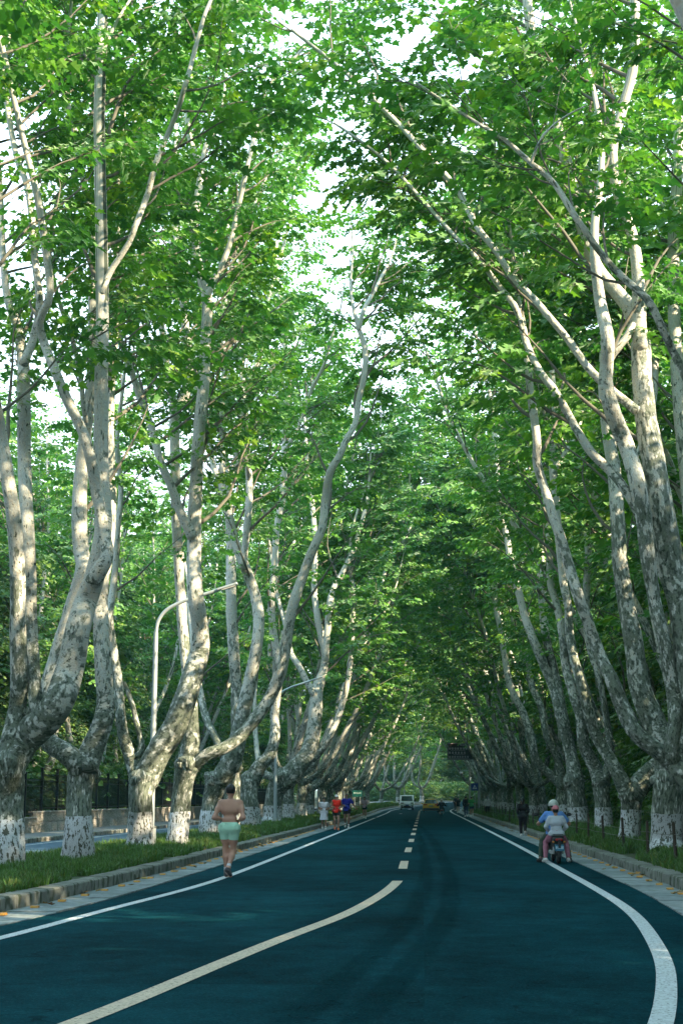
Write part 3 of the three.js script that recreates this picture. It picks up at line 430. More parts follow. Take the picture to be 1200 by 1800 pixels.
traced('plane tree on the right with a mossy V-shaped fork behind the wire fence', 1, 45, [[1105, 1480, 44], [1106, 1465, 36], [1108, 1430, 34], [1109, 1396, 40]], [
  { p: [[1110, 1402, 38], [1130, 1370, 36], [1152, 1350, 34], [1174, 1326, 30], [1184, 1280, 22], [1180, 1220, 20], [1165, 1150, 18], [1150, 1080, 17], [1138, 1000, 16], [1130, 900, 14]], ext: 9, turn: 2 },
  { p: [[1106, 1400, 34], [1087, 1363, 24], [1067, 1327, 22], [1047, 1293, 20], [1033, 1250, 19], [1020, 1203, 17], [1007, 1153, 16], [1000, 1110, 15], [997, 1060, 14], [990, 1027, 14], [982, 950, 14], [976, 880, 14], [970, 815, 13], [975, 740, 11], [968, 640, 10]], ext: 7, turn: 1 },
  { p: [[972, 830, 9], [990, 800, 8], [1008, 770, 7], [1020, 740, 6]], ext: 2, turn: 2, name: 'side_limb' },
], { seed: 127 });
traced('slim plane tree with a sunlit knot, directly right of the motor scooter', 1, 58, [[1062, 1462, 38], [1061, 1450, 31], [1058, 1410, 27], [1055, 1376, 30]], [
  { p: [[1055, 1380, 28], [1047, 1352, 24], [1027, 1313, 21], [1020, 1260, 19], [1007, 1220, 17], [993, 1167, 15], [987, 1110, 14], [977, 1060, 13], [967, 1027, 12], [965, 960, 12], [958, 860, 11], [955, 760, 10], [945, 660, 9]], ext: 8, turn: 1 },
  { p: [[1060, 1380, 20], [1073, 1320, 13], [1067, 1277, 12], [1053, 1193, 11], [1033, 1127, 12], [1030, 1027, 13], [1033, 977, 13], [1030, 860, 12], [1024, 720, 10]], ext: 9, turn: 2 },
], { seed: 129, geo: plainSprays[1] });
traced('stout plane tree on the right, its pale limb bent like an elbow', 1, 69, [[1018, 1454, 44], [1017, 1440, 36], [1012, 1400, 31], [1008, 1372, 34]], [
  { p: [[1010, 1376, 32], [1004, 1332, 21], [990, 1283, 18], [980, 1243, 17], [973, 1213, 16], [957, 1173, 16], [940, 1133, 15], [923, 1087, 14], [910, 1037, 13], [897, 987, 12], [890, 943, 11], [877, 893, 10], [873, 827, 9], [870, 777, 9], [860, 693, 8]], ext: 9, turn: 1 },
  { p: [[1014, 1376, 22], [1002, 1310, 15], [987, 1243, 15], [973, 1177, 15], [960, 1127, 15], [953, 1060, 15], [950, 1003, 15], [946, 930, 14], [940, 840, 12]], ext: 10, turn: 2 },
], { seed: 131, geo: plainSprays[2] });
traced('plane tree on the right behind the motor scooter, limb hooked low', 1, 85, [[992, 1444, 36], [991, 1432, 30], [990, 1400, 26], [992, 1380, 28]], [
  { p: [[994, 1384, 24], [967, 1363, 15], [943, 1337, 14], [933, 1293, 13], [917, 1250, 13], [900, 1217, 12], [890, 1177, 12], [880, 1110, 11], [870, 1060, 10], [868, 993, 9], [858, 920, 8]], ext: 11, turn: 2 },
  { p: [[988, 1384, 18], [980, 1337, 13], [960, 1293, 12], [950, 1243, 12], [933, 1203, 11], [926, 1150, 10], [915, 1080, 9]], ext: 13, turn: 2 },
], { seed: 133, geo: plainSprays[0] });
traced('slender dark plane tree reaching far out over the right lane', 1, 100, [[948, 1436, 32], [948, 1424, 26], [946, 1395, 24], [942, 1376, 24]], [
  { p: [[942, 1380, 20], [930, 1356, 14], [910, 1320, 13], [887, 1270, 13], [870, 1227, 12], [853, 1183, 11], [840, 1137, 10], [820, 1093, 9], [800, 1060, 9], [785, 1010, 8], [768, 955, 7], [735, 880, 6], [706, 812, 4]], ext: 3, turn: 3 },
  { p: [[884, 1262, 8], [873, 1200, 7], [868, 1165, 7], [850, 1130, 6], [838, 1105, 5]], ext: 5, turn: 2, name: 'side_limb' },
  { p: [[946, 1380, 16], [935, 1320, 12], [920, 1260, 11], [905, 1200, 10], [893, 1140, 9]], ext: 14, turn: 2 },
], { seed: 135, geo: plainSprays[1] });
// ---------------------------------------------------------------- further trees of both rows: a few grown kinds, repeated
function grownTree(seed, geo, many, tall = false) {
  const r = rngOf(seed), h = 2.0 + r() * 0.4, R = 0.27 + r() * 0.06, lx = (r() - 0.5) * 0.25;
  const trunk = { pts: [V(0, -0.05, 0), V(0, 0.35, 0), V(lx * 0.4, 1.1, 0), V(lx * 0.8, 1.7, 0.03), V(lx, h, 0)], radii: [R * 1.3, R * 1.08, R, R, R * 1.15] };
  const limbs = [], n = 3 + Math.floor(r() * 2), a0 = r() * 6.28;
  for (let k = 0; k < n; k++) {
    const a = a0 + k / n * 6.28 + (r() - 0.5) * 0.5, out = 0.9 + r() * 1.1, rad = R * (0.52 + r() * 0.2), dx = Math.cos(a), dz = Math.sin(a), pts = [V(lx, h - 0.05, 0)], radii = [rad * 1.25];
    pts.push(V(lx + dx * out * 0.55, h + 0.35, dz * out * 0.55)); radii.push(rad * 1.05);
    let p = V(lx + dx * out, h + 1.0, dz * out); pts.push(p); radii.push(rad);
    let d = V(dx * 0.35 + (tall ? 0 : 0.22), 1, dz * 0.35).normalize(); const H = 19 + r() * 5, steps = 11;
    for (let i = 1; i <= steps; i++) { d.add(V((r() - 0.5) * 0.24 + (tall ? 0 : 0.025), 0.10, (r() - 0.5) * 0.24)).normalize(); p = p.clone().addScaledVector(d, H / steps); pts.push(p); radii.push(lerp(rad, 0.03, Math.pow(i / steps, 0.85))); }
    limbs.push({ pts, radii });
    if (r() < 0.8) { const i = 5 + Math.floor(r() * 4), q = pts[i].clone(), sr = radii[i] * 0.7, sp = [q.clone()], sa = [sr]; let e = V((r() - 0.3) * 1.2, 0.9, (r() - 0.5) * 1.2).normalize(), L = 6 + r() * 4; for (let j = 1; j <= 6; j++) { e.add(V((r() - 0.5) * 0.25, 0.12, (r() - 0.5) * 0.25)).normalize(); sp.push(sp[j - 1].clone().addScaledVector(e, L / 6)); sa.push(lerp(sr, 0.02, j / 6)); } limbs.push({ pts: sp, radii: sa, name: 'side_limb' }); }
  }
  return plane_tree('', '', V(0, 0, 0), trunk, limbs, { ...LEFT, seed, geo, leafMin: tall ? 13.5 : 5.2, every: many, low: 0.45, full: tall ? 14 : 11, long: tall ? 5 : 3.6, twigs: false, gap: 0.32, yellow: 0.1 });
}
const kinds = [301, 305, 311, 317, 323].map((s, i) => grownTree(s, plainSprays[i % 3], 0.55));
kinds.push(grownTree(331, plainSprays[1], 0.4, true), grownTree(337, plainSprays[2], 0.4, true));
const kindUsed = kinds.map(() => false);
function putTree(k, x, z, y, turn, s, label, group) {
  const t = kindUsed[k] ? kinds[k].clone() : kinds[k]; if (kindUsed[k]) { t.name = numbered('plane_tree'); scene.add(t); } kindUsed[k] = true;
  t.position.set(x, y - 0.05, -z); t.rotation.y = turn; t.scale.setScalar(s); tag(t, label, 'tree', group);
  if (group?.includes('right row')) for (const c of t.children) if (c.material === bark) c.material = mossyBark;
  return t;
}
{
  const r = rngOf(77); let n = 8;
  [82, 91, 100, 109, 119, 130, 141, 152, 163, 175, 187, 199, 212, 226].forEach((z, i) => { const x = LKERB(z) - 2.0 - r() * 0.4; putTree((i * 2 + 1) % 5, x, z, vergeY(x, z), (r() - 0.5) * 0.9, 0.92 + r() * 0.2, `whitewashed plane tree, ${ordinal[n++]} along the left row from the camera`, 'plane trees of the left row'); });
  n = 8;
  [92, 109, 118, 127, 137, 147, 158, 169, 180, 192, 205, 219, 234].forEach((z, i) => { const x = RKERB(z) + 2.2 + r() * 0.5; putTree((i * 3 + 2) % 5, x, z, vergeRY(x, z), Math.PI + (r() - 0.5) * 0.9, 0.92 + r() * 0.2, `whitewashed plane tree, ${ordinal[n++]} along the right row from the camera`, 'plane trees of the right row'); });
  n = 0;
  [40, 51, 63, 77, 90, 104].forEach((z, i) => { const x = RKERB(z) + 5.6 + r() * 1.6; putTree((i * 2) % 5, x, z, 0.25, Math.PI + (r() - 0.5) * 1.2, 0.95 + r() * 0.15, `plane tree standing behind the right row, ${ordinal[n++]} from the camera`, 'plane trees behind the right row'); });
  n = 0;
  [66, 79, 91, 104, 116, 130, 143, 157, 172].forEach((z, i) => { const x = LKERB(z) - 12.6 - r() * 2; putTree((i * 3 + 1) % 5, x, z, 0.2, r() * 6, 0.95 + r() * 0.2, `pale plane tree rising behind the iron fence, ${ordinal[n++]} from the camera`, 'plane trees behind the iron fence'); });
  n = 0;
  [19, 11, 3, -6, -15].forEach((z, i) => { const x = LKERB(z) - 3.8; putTree(5 + i % 2, x, z, 0.15, r() * 6, 1, `plane tree of the left row beside the camera, ${ordinal[n++]} going back`, 'plane trees beside and behind the camera'); });
  n = 0;
  [14, 6, -3, -12, -21].forEach((z, i) => { const x = RKERB(z) + 2.6; putTree(5 + (i + 1) % 2, x, z, 0.15, r() * 6, 1, `plane tree of the right row beside the camera, ${ordinal[n++]} going back`, 'plane trees beside and behind the camera'); });
}
// ---------------------------------------------------------------- the wood behind
function woodTree(seed, H, W, dense) {
  const r = rngOf(seed), t = thing('forest_tree', '', 'tree'), pts = [V(0, -0.4, 0)], radii = [0.2], br = [], shoots = [];
  for (let i = 1; i <= 6; i++) { pts.push(V((r() - 0.5) * 0.5 + pts[i - 1].x, H * 0.8 * i / 6, (r() - 0.5) * 0.5 + pts[i - 1].z)); radii.push(0.2 * (1 - i / 7)); }
  part(t, 'trunk', tube(pts, radii, 8, { seed, bump: 0.08, step: 0.8 }), twigBark);
  const c = new THREE.CatmullRomCurve3(pts), n = Math.round(24 * dense);
  for (let k = 0; k < n; k++) {
    const f = 0.22 + 0.78 * Math.pow(r(), 0.8), b = c.getPoint(Math.min(1, f)), a = r() * 6.28, w = W * (0.35 + 0.65 * Math.sin(Math.PI * clamp(0.1 + f * 0.8, 0, 1))) * (0.4 + r() * 0.7), e = b.clone().add(V(Math.cos(a) * w, (r() * 0.5 + 0.05) * w + (f > 0.9 ? 1.2 : 0), Math.sin(a) * w));
    br.push(tube([b, b.clone().lerp(e, 0.5).add(V(0, -0.15, 0)), e], [0.05, 0.03, 0.012], 4, { bump: 0, cap: false, step: 1 }));
    const m = 26 + Math.floor(r() * 30), s = 0.65 + r() * 0.6;
    for (let i = 0; i < m; i++) { const u = V(r() - 0.5, (r() - 0.5) * 0.55, r() - 0.5).multiplyScalar(2 * s * 1.25), p = e.clone().lerp(b, r() * 0.35).add(u); shoots.push([p, V(u.x + (r() - 0.5), (r() - 0.6) * 0.5, u.z + (r() - 0.5)).normalize(), 0.8 + r() * 0.6]); }
  }
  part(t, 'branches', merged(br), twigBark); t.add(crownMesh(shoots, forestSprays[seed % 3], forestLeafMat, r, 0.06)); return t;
}
const woods = [woodTree(401, 12, 3.2, 1.5), woodTree(404, 10, 3.0, 1.35), woodTree(409, 15, 3.6, 1.7)], woodUsed = woods.map(() => false);
function putWood(k, x, z, turn, s, label, group) { const t = woodUsed[k] ? woods[k].clone() : woods[k]; if (woodUsed[k]) { t.name = numbered('forest_tree'); scene.add(t); } woodUsed[k] = true; t.position.set(x, rise(z) + sideY(x) - 0.1, -z); t.rotation.y = turn; t.scale.setScalar(s); tag(t, label, 'tree', group); }
{
  const r = rngOf(99);
  for (let z = -40; z < 235; z += 6.5) { putWood(Math.floor(r() * 3), -19 - r() * 4, z + r() * 4, r() * 6, 0.85 + r() * 0.4, 'bushy forest tree growing close behind the iron fence', 'forest trees behind the iron fence'); if (z > 30) putWood(2 * Math.floor(r() * 2), -26 - r() * 8, z + r() * 5, r() * 6, (z > 75 ? 1.5 : 1.15) + r() * 0.4, 'taller forest tree deep in the wood on the left', 'deep wood on the left'); }
  for (let z = -50; z < 235; z += 7.5) { putWood(r() < 0.5 ? 2 : 0, 12.5 + r() * 4 + bend(z), z + r() * 4, r() * 6, 1.1 + r() * 0.35, 'dark forest tree close behind the right row', 'forest trees behind the right row'); putWood(2 * Math.floor(r() * 2), 21 + r() * 9 + bend(z), z + r() * 5, r() * 6, 1.1 + r() * 0.4, 'forest tree deep in the wood on the right', 'deep wood on the right'); }
  for (let k = 0; k < 20; k++) putWood(k % 3, -20 + k * 1.9 + (r() - 0.5) * 2, 246 + r() * 26, r() * 6, 1.05 + r() * 0.4, 'tall forest tree closing the view where the road bends', 'forest trees at the bend');
}
// undergrowth: an uncountable mass on each side
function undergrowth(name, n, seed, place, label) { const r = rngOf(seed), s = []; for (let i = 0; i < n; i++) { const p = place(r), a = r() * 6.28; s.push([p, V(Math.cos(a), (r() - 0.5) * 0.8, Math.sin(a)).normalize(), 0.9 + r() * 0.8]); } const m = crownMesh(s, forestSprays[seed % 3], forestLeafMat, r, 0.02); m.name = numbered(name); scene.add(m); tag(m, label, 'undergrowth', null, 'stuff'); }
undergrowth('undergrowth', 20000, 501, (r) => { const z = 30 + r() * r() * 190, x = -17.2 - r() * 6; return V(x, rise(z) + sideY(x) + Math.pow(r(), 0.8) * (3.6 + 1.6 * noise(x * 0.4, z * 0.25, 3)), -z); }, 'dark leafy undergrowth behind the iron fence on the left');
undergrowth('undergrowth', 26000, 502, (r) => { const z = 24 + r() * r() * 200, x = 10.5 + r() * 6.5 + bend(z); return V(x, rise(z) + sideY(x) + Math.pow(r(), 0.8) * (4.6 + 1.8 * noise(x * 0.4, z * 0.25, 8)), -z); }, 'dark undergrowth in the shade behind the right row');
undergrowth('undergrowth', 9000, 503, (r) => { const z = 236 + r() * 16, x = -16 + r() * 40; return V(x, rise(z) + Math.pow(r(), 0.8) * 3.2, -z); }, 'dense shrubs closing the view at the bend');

// ---------------------------------------------------------------- grass
function tuft(seed) { const r = rngOf(seed), o = []; for (let k = 0; k < 8; k++) { const a = r() * 6.28, h = 0.05 + r() * 0.08, l = 0.02 + r() * 0.08, bx = (r() - 0.5) * 0.12, bz = (r() - 0.5) * 0.12, w = 0.005 + r() * 0.004, c = Math.cos(a), s = Math.sin(a); const m = [bx + c * l * 0.4, h * 0.65, bz + s * l * 0.4], t = [bx + c * l, h, bz + s * l]; const A = [bx - s * w, 0, bz + c * w], B = [bx + s * w, 0, bz - c * w], C = [m[0] - s * w * 0.8, m[1], m[2] + c * w * 0.8], D = [m[0] + s * w * 0.8, m[1], m[2] - c * w * 0.8]; o.push(...A, ...B, ...D, ...A, ...D, ...C, ...C, ...D, ...t); } const g = new THREE.BufferGeometry(); g.setAttribute('position', new THREE.Float32BufferAttribute(o, 3)); g.computeVertexNormals(); return g; }
const grassMat = new THREE.MeshPhysicalMaterial({ color: lin(0.06, 0.15, 0.02), roughness: 1, transmission: 0.3, thickness: 0, side: THREE.DoubleSide });
function grass(n, seed, f0, f1, yf, bald, label) {
  const r = rngOf(seed), list = []; let guard = 0;
  while (list.length < n && guard++ < n * 6) { const z = 12 + Math.pow(r(), 1.9) * 190, t = r(), x = lerp(f0(z), f1(z), t); const d = fbm(x * 0.55, z * 0.35, seed, 3); if (d < bald + (t < 0.12 ? 0.12 : 0) + r() * 0.1) continue; list.push([x, yf(x, z) - 0.01, -z, (0.7 + r() * 0.7) * (1 + z / 90) * (1 + d * 0.8)]); }
  const m = new THREE.InstancedMesh(tuft(seed), grassMat, list.length), M = new THREE.Matrix4(), c = new THREE.Color(), q = new THREE.Quaternion();
  list.forEach(([x, y, z, s], i) => { q.setFromAxisAngle(V(0, 1, 0), r() * 6.28); M.compose(V(x, y, z), q, V(s, s * (0.8 + r() * 0.5), s)); m.setMatrixAt(i, M); const k = 0.75 + r() * 0.5; m.setColorAt(i, c.setRGB(k * (r() < 0.08 ? 1.8 : 1), k, k * 0.9)); });
  m.name = numbered('grass'); scene.add(m); tag(m, label, 'grass', null, 'stuff');
}
grass(42000, 601, (z) => VL0(z) - 0.05, (z) => VL1(z) + 0.1, vergeY, -0.2, 'short green grass on the left verge');
grass(30000, 602, (z) => VR0(z) + 0.02, (z) => VR0(z) + 4, vergeRY, -0.12, 'shaded grass on the right verge');
// fallen leaves lying about the verge and gutters
{ const r = rngOf(620), out = []; const m = new THREE.InstancedMesh((() => { const o = []; leafGeo(true, o, V(0, 0, 0), V(1, 0, 0), V(0, 1, 0), 0.15, rngOf(3)); const g = new THREE.BufferGeometry(); g.setAttribute('position', new THREE.Float32BufferAttribute(o, 3)); g.computeVertexNormals(); return g; })(), std([0.22, 0.15, 0.05], 0.9, { side: THREE.DoubleSide }), 420), M = new THREE.Matrix4(), q = new THREE.Quaternion(), c = new THREE.Color();
  for (let i = 0; i < 420; i++) { const z = 12 + r() * 100, left = r() < 0.55, gut = r() < 0.5, x = left ? (gut ? LKERB(z) + 0.05 + r() * r() * 0.5 : VL0(z) - r() * 2.5) : (gut ? RKERB(z) - 0.05 - r() * r() * 0.5 : VR0(z) + r() * 3), y = gut ? rise(z) + 0.045 : (left ? vergeY(x, z) : vergeRY(x, z)) + 0.03; q.setFromEuler(new THREE.Euler((r() - 0.5) * 0.6, r() * 6.28, (r() - 0.5) * 0.6)); M.compose(V(x, y, -z), q, V(1, 1, 1).multiplyScalar(0.5 + r() * 0.6)); m.setMatrixAt(i, M); const k = 0.6 + r(); m.setColorAt(i, c.setRGB(k, k * (0.7 + r() * 0.4), k * 0.7)); }
  m.name = numbered('fallen_leaves'); scene.add(m); tag(m, 'dry fallen leaves scattered along gutters and verges', 'leaves', null, 'stuff'); }
// ---------------------------------------------------------------- wall and iron fence on the left
{
  const X = (z) => LKERB(z) - 10.75, wall = thing('stone_wall', 'low stained stone wall under the iron fence on the left', 'wall'), r = rngOf(31), stepAt = 58.6;
  let z = 40; while (z < 165) { const len = 0.85 + r() * 0.3, near = z < stepAt, top = near ? 0.72 : 0.95; for (const [y0, y1] of [[0.1, 0.15 + (top - 0.15) * 0.52], [0.15 + (top - 0.15) * 0.52, top]]) part(wall, 'stone', box(0.3, y1 - y0 - 0.012, len - 0.014, X(z) + (r() - 0.5) * 0.012, rise(z) + (y0 + y1) / 2, -(z + len / 2), 0.012), wallMats[Math.floor(r() * 3)]); part(wall, 'coping', box(0.38, 0.07, len - 0.01, X(z), rise(z) + top + 0.03, -(z + len / 2), 0.015), wallMats[2]); z += len; }
  const iron = std([0.006, 0.008, 0.009], 0.5, { metalness: 0.4 }), fence = thing('iron_fence', 'black iron railing on top of the stone wall', 'fence'), pick = [];
  for (let z = 40; z < 165; z += 2.6) { const base = z < stepAt ? 0.79 : 1.02, x = X(z); part(fence, 'post', merged([box(0.11, 1.75, 0.11, x, rise(z) + base + 0.87, -z), box(0.15, 0.06, 0.15, x, rise(z) + base + 1.77, -z, 0.012)]), iron); for (const h of [0.12, 1.25, 1.5]) part(fence, 'rail', box(0.04, 0.045, 2.48, x, rise(z) + base + h, -(z + 1.3)), iron); for (let k = 1; k < 20; k++) pick.push(box(0.018, 1.5, 0.02, x, rise(z) + base + 0.8, -(z + k * 0.13))); }
  part(fence, 'pickets', merged(pick), iron).userData.kind = 'stuff';
}
// ---------------------------------------------------------------- wire fence on the right
{
  const wood = std([0.05, 0.038, 0.028], 0.9), wire = std([0.12, 0.12, 0.11], 0.5, { metalness: 0.6 }), r = rngOf(41); let prev = null;
  for (let k = 0, z = 25.2; z < 150; k++, z += 3.9) {
    const x = VR0(z) + 0.28 + (r() - 0.5) * 0.06, y = vergeRY(x, z), lean = (r() - 0.5) * 0.08, h = 0.82 + r() * 0.08;
    const g = new THREE.CylinderGeometry(0.032, 0.038, h + 0.1, 8, 3), p = g.attributes.position; for (let i = 0; i < p.count; i++) p.setX(i, p.getX(i) + 0.006 * noise(p.getY(i) * 6, k, 1)); g.translate(0, (h - 0.1) / 2, 0);
    const t = thing('fence_post', 'thin brown stake of the wire fence on the right verge', 'post', [x, y, -z], 0, 'stakes of the wire fence'); t.rotation.z = lean; part(t, 'stake', g, wood); part(t, 'cap', new THREE.ConeGeometry(0.036, 0.035, 8).translate(0, h + 0.016, 0), wood);
    const tip = [0.5, 0.74].map((f) => V(x - Math.sin(lean) * h * f, y + h * f, -z));
    if (prev) { const w = new THREE.Mesh(merged(tip.map((b, i) => new THREE.TubeGeometry(new THREE.QuadraticBezierCurve3(prev[i], prev[i].clone().lerp(b, 0.5).add(V(0, -0.05, 0)), b), 8, 0.006, 4))), wire); w.name = numbered('fence_wire'); scene.add(w); tag(w, 'sagging pair of wires between two stakes on the right verge', 'wire', 'wires of the stake fence'); }
    prev = tip;
  }
}
// ---------------------------------------------------------------- yellow studs in the gutters
{
  const plate = std([0.42, 0.20, 0.03], 0.5), lens = std([0.7, 0.42, 0.1], 0.25), body = (() => { const s = new THREE.Shape(); s.moveTo(-0.06, 0); s.lineTo(-0.035, 0.024); s.lineTo(0.035, 0.024); s.lineTo(0.06, 0); s.closePath(); const g = new THREE.ExtrudeGeometry(s, { depth: 0.1, bevelEnabled: true, bevelSize: 0.004, bevelThickness: 0.004, bevelSegments: 1 }); g.translate(0, 0, -0.05); g.rotateY(Math.PI / 2); return g; })(), ref = box(0.075, 0.012, 0.004, 0, 0.014, 0.055);
  const put = (x, z, label, group) => { const t = thing('road_stud', label, 'road stud', [x, rise(z) + 0.03, -z], 0, group); part(t, 'housing', body, plate); part(t, 'reflector', ref, lens); };
  for (let z = 17.6; z < 70; z += 1.25) put(LKERB(z) + 0.22, z, 'small yellow stud in the left gutter beside the kerb', 'yellow studs in the left gutter');
  for (let z = 18.5; z < 60; z += 1.25) put(RKERB(z) - 0.2, z, 'small yellow stud in the right gutter beside the kerb', 'yellow studs in the right gutter');
}
// ---------------------------------------------------------------- street lamps
{
  const grey = std([0.36, 0.42, 0.44], 0.45, { metalness: 0.35 }), dark = std([0.05, 0.055, 0.06], 0.5), glass = std([0.5, 0.5, 0.48], 0.2);
  const words = ['nearest grey street lamp, its curved arm crossing the second-nearest limbs', 'second grey street lamp along the left row, behind the runners', 'third grey street lamp along the left row', 'fourth grey street lamp along the left row', 'fifth grey street lamp along the left row', 'white street lamp at the bend above the white van'];
  [[-7.45, 39.7, 0], [-7.2, 71, 0], [-7.3, 102, 0], [-7.2, 133, 0], [-7.3, 164, 0], [-2.6, 212, 0]].forEach(([x, z, a], i) => {
    const t = thing('street_lamp', words[i], 'street lamp', [x, i < 5 ? vergeY(x, z) - 0.02 : rise(z) + 0.1, -z], a, 'street lamps of the left row');
    part(t, 'pole', merged([new THREE.CylinderGeometry(0.066, 0.095, 5.9, 14).translate(0, 2.95, 0), new THREE.CylinderGeometry(0.14, 0.15, 0.5, 14).translate(0, 0.25, 0)]), grey);
    part(t, 'arm', new THREE.TubeGeometry(new THREE.CatmullRomCurve3([V(0, 5.85, 0), V(0.05, 6.2, 0), V(0.24, 6.5, 0), V(0.6, 6.72, 0), V(1.1, 6.9, 0), V(1.75, 7.1, 0)]), 24, 0.05, 10), grey);
    const head = part(t, 'lamp_head', (() => { const g = box(0.62, 0.07, 0.2, 0, 0, 0, 0.03); g.rotateZ(0.3); g.translate(2.0, 7.19, 0); return g; })(), grey);
    part(head, 'lens', (() => { const g = box(0.4, 0.02, 0.15, 0, -0.042, 0, 0.006); g.rotateZ(0.3); g.translate(2.03, 7.19, 0); return g; })(), glass);
    part(t, 'base_plate', merged([box(0.36, 0.03, 0.36, 0, 0.02, 0), ...[-1, 1].flatMap((u) => [-1, 1].map((v) => new THREE.CylinderGeometry(0.016, 0.016, 0.06, 6).translate(u * 0.14, 0.05, v * 0.14)))]), dark);
  });
}
// ---------------------------------------------------------------- signs and traffic cameras
function canvasTex(w, h, draw) { const c = document.createElement('canvas'); c.width = w; c.height = h; draw(c.getContext('2d')); const t = new THREE.CanvasTexture(c); t.colorSpace = THREE.SRGBColorSpace; return t; }
function glyphs(x, y0, cx, n, s, seed, gap = 1.12) { const r = rngOf(seed); for (let i = 0; i < n; i++) { const X = cx + i * s * gap; x.lineWidth = s * 0.1; for (let k = 0; k < 3; k++) { x.beginPath(); const y = y0 + s * (0.12 + 0.34 * k); x.moveTo(X + s * 0.06 * r() * 3, y); x.lineTo(X + s * (0.85 + r() * 0.1), y); x.stroke(); } for (let k = 0; k < 2; k++) { x.beginPath(); const q = X + s * (0.2 + 0.4 * k + r() * 0.2); x.moveTo(q, y0 + s * r() * 0.2); x.lineTo(q + (r() - 0.5) * s * 0.2, y0 + s * 0.95); x.stroke(); } } }
const steel = std([0.30, 0.33, 0.34], 0.45, { metalness: 0.5 }), darkSteel = std([0.03, 0.034, 0.036], 0.5, { metalness: 0.4 });
{
  const z = 150, t = thing('direction_sign', 'large dark brown overhead board with rows of white characters', 'sign', [RKERB(z) + 1.1, rise(z) + 0.17, -z]);
  const map = canvasTex(512, 320, (x) => { x.fillStyle = '#170d10'; x.fillRect(0, 0, 512, 320); x.strokeStyle = '#c9c4cc'; x.lineWidth = 4; x.strokeRect(8, 8, 496, 304); glyphs(x, 24, 240, 3, 30, 4); glyphs(x, 86, 24, 8, 42, 1, 1.22); glyphs(x, 166, 24, 6, 42, 2, 1.3); glyphs(x, 246, 24, 8, 38, 3, 1.25); x.lineWidth = 5; for (const [a, b, y] of [[60, 330, 142], [110, 330, 222], [30, 400, 298]]) { x.setLineDash([9, 4]); x.beginPath(); x.moveTo(a, y); x.lineTo(b, y); x.stroke(); x.setLineDash([]); } });
  part(t, 'pole', new THREE.CylinderGeometry(0.11, 0.15, 7.4, 14).translate(0, 3.7, 0), steel);
  for (const h of [5.75, 6.75]) part(t, 'arm', new THREE.CylinderGeometry(0.05, 0.06, 3.1, 10).rotateZ(Math.PI / 2).translate(-1.5, h, -0.08), steel);
  const b = part(t, 'board', box(2.9, 1.75, 0.06, -1.75, 6.2, 0.02, 0.02), std([0.012, 0.008, 0.009], 0.6)); part(b, 'lettering', new THREE.PlaneGeometry(2.84, 1.7).translate(-1.75, 6.2, 0.054), new THREE.MeshStandardMaterial({ map, roughness: 0.5 }));
}
{
  const z = 183, t = thing('camera_gantry', 'grey mast with a long arm of traffic cameras above the right lane', 'camera mast', [RKERB(z) + 0.9, rise(z) + 0.15, -z]);
  part(t, 'pole', new THREE.CylinderGeometry(0.09, 0.13, 6.4, 12).translate(0, 3.2, 0), steel); part(t, 'arm', new THREE.CylinderGeometry(0.05, 0.07, 4.2, 10).rotateZ(Math.PI / 2).translate(-2.05, 6.2, 0), steel);
  for (const x of [-1.2, -2.3, -3.4]) { const c = part(t, 'camera', box(0.18, 0.16, 0.42, x, 6.4, 0.05, 0.03), std([0.6, 0.62, 0.62], 0.4)); part(c, 'hood', box(0.22, 0.02, 0.5, x, 6.5, 0.09), steel); part(c, 'lens', new THREE.CylinderGeometry(0.06, 0.06, 0.02, 12).rotateX(Math.PI / 2).translate(x, 6.4, 0.27), darkSteel); }
  const u = thing('dome_camera', 'white dome camera on a short arm beside the right row', 'camera', [RKERB(165) + 0.7, rise(165) + 0.15, -165]);
  part(u, 'pole', new THREE.CylinderGeometry(0.05, 0.07, 4.6, 10).translate(0, 2.3, 0), steel); part(u, 'arm', new THREE.CylinderGeometry(0.03, 0.03, 1.1, 8).rotateZ(Math.PI / 2).translate(-0.5, 4.5, 0), steel); part(u, 'housing', new THREE.CylinderGeometry(0.17, 0.19, 0.2, 14).translate(-0.98, 4.3, 0), std([0.75, 0.76, 0.76], 0.35)); part(u, 'dome', new THREE.SphereGeometry(0.16, 14, 8, 0, 6.29, Math.PI / 2, Math.PI / 2).translate(-0.98, 4.2, 0), std([0.01, 0.01, 0.012], 0.1));
}
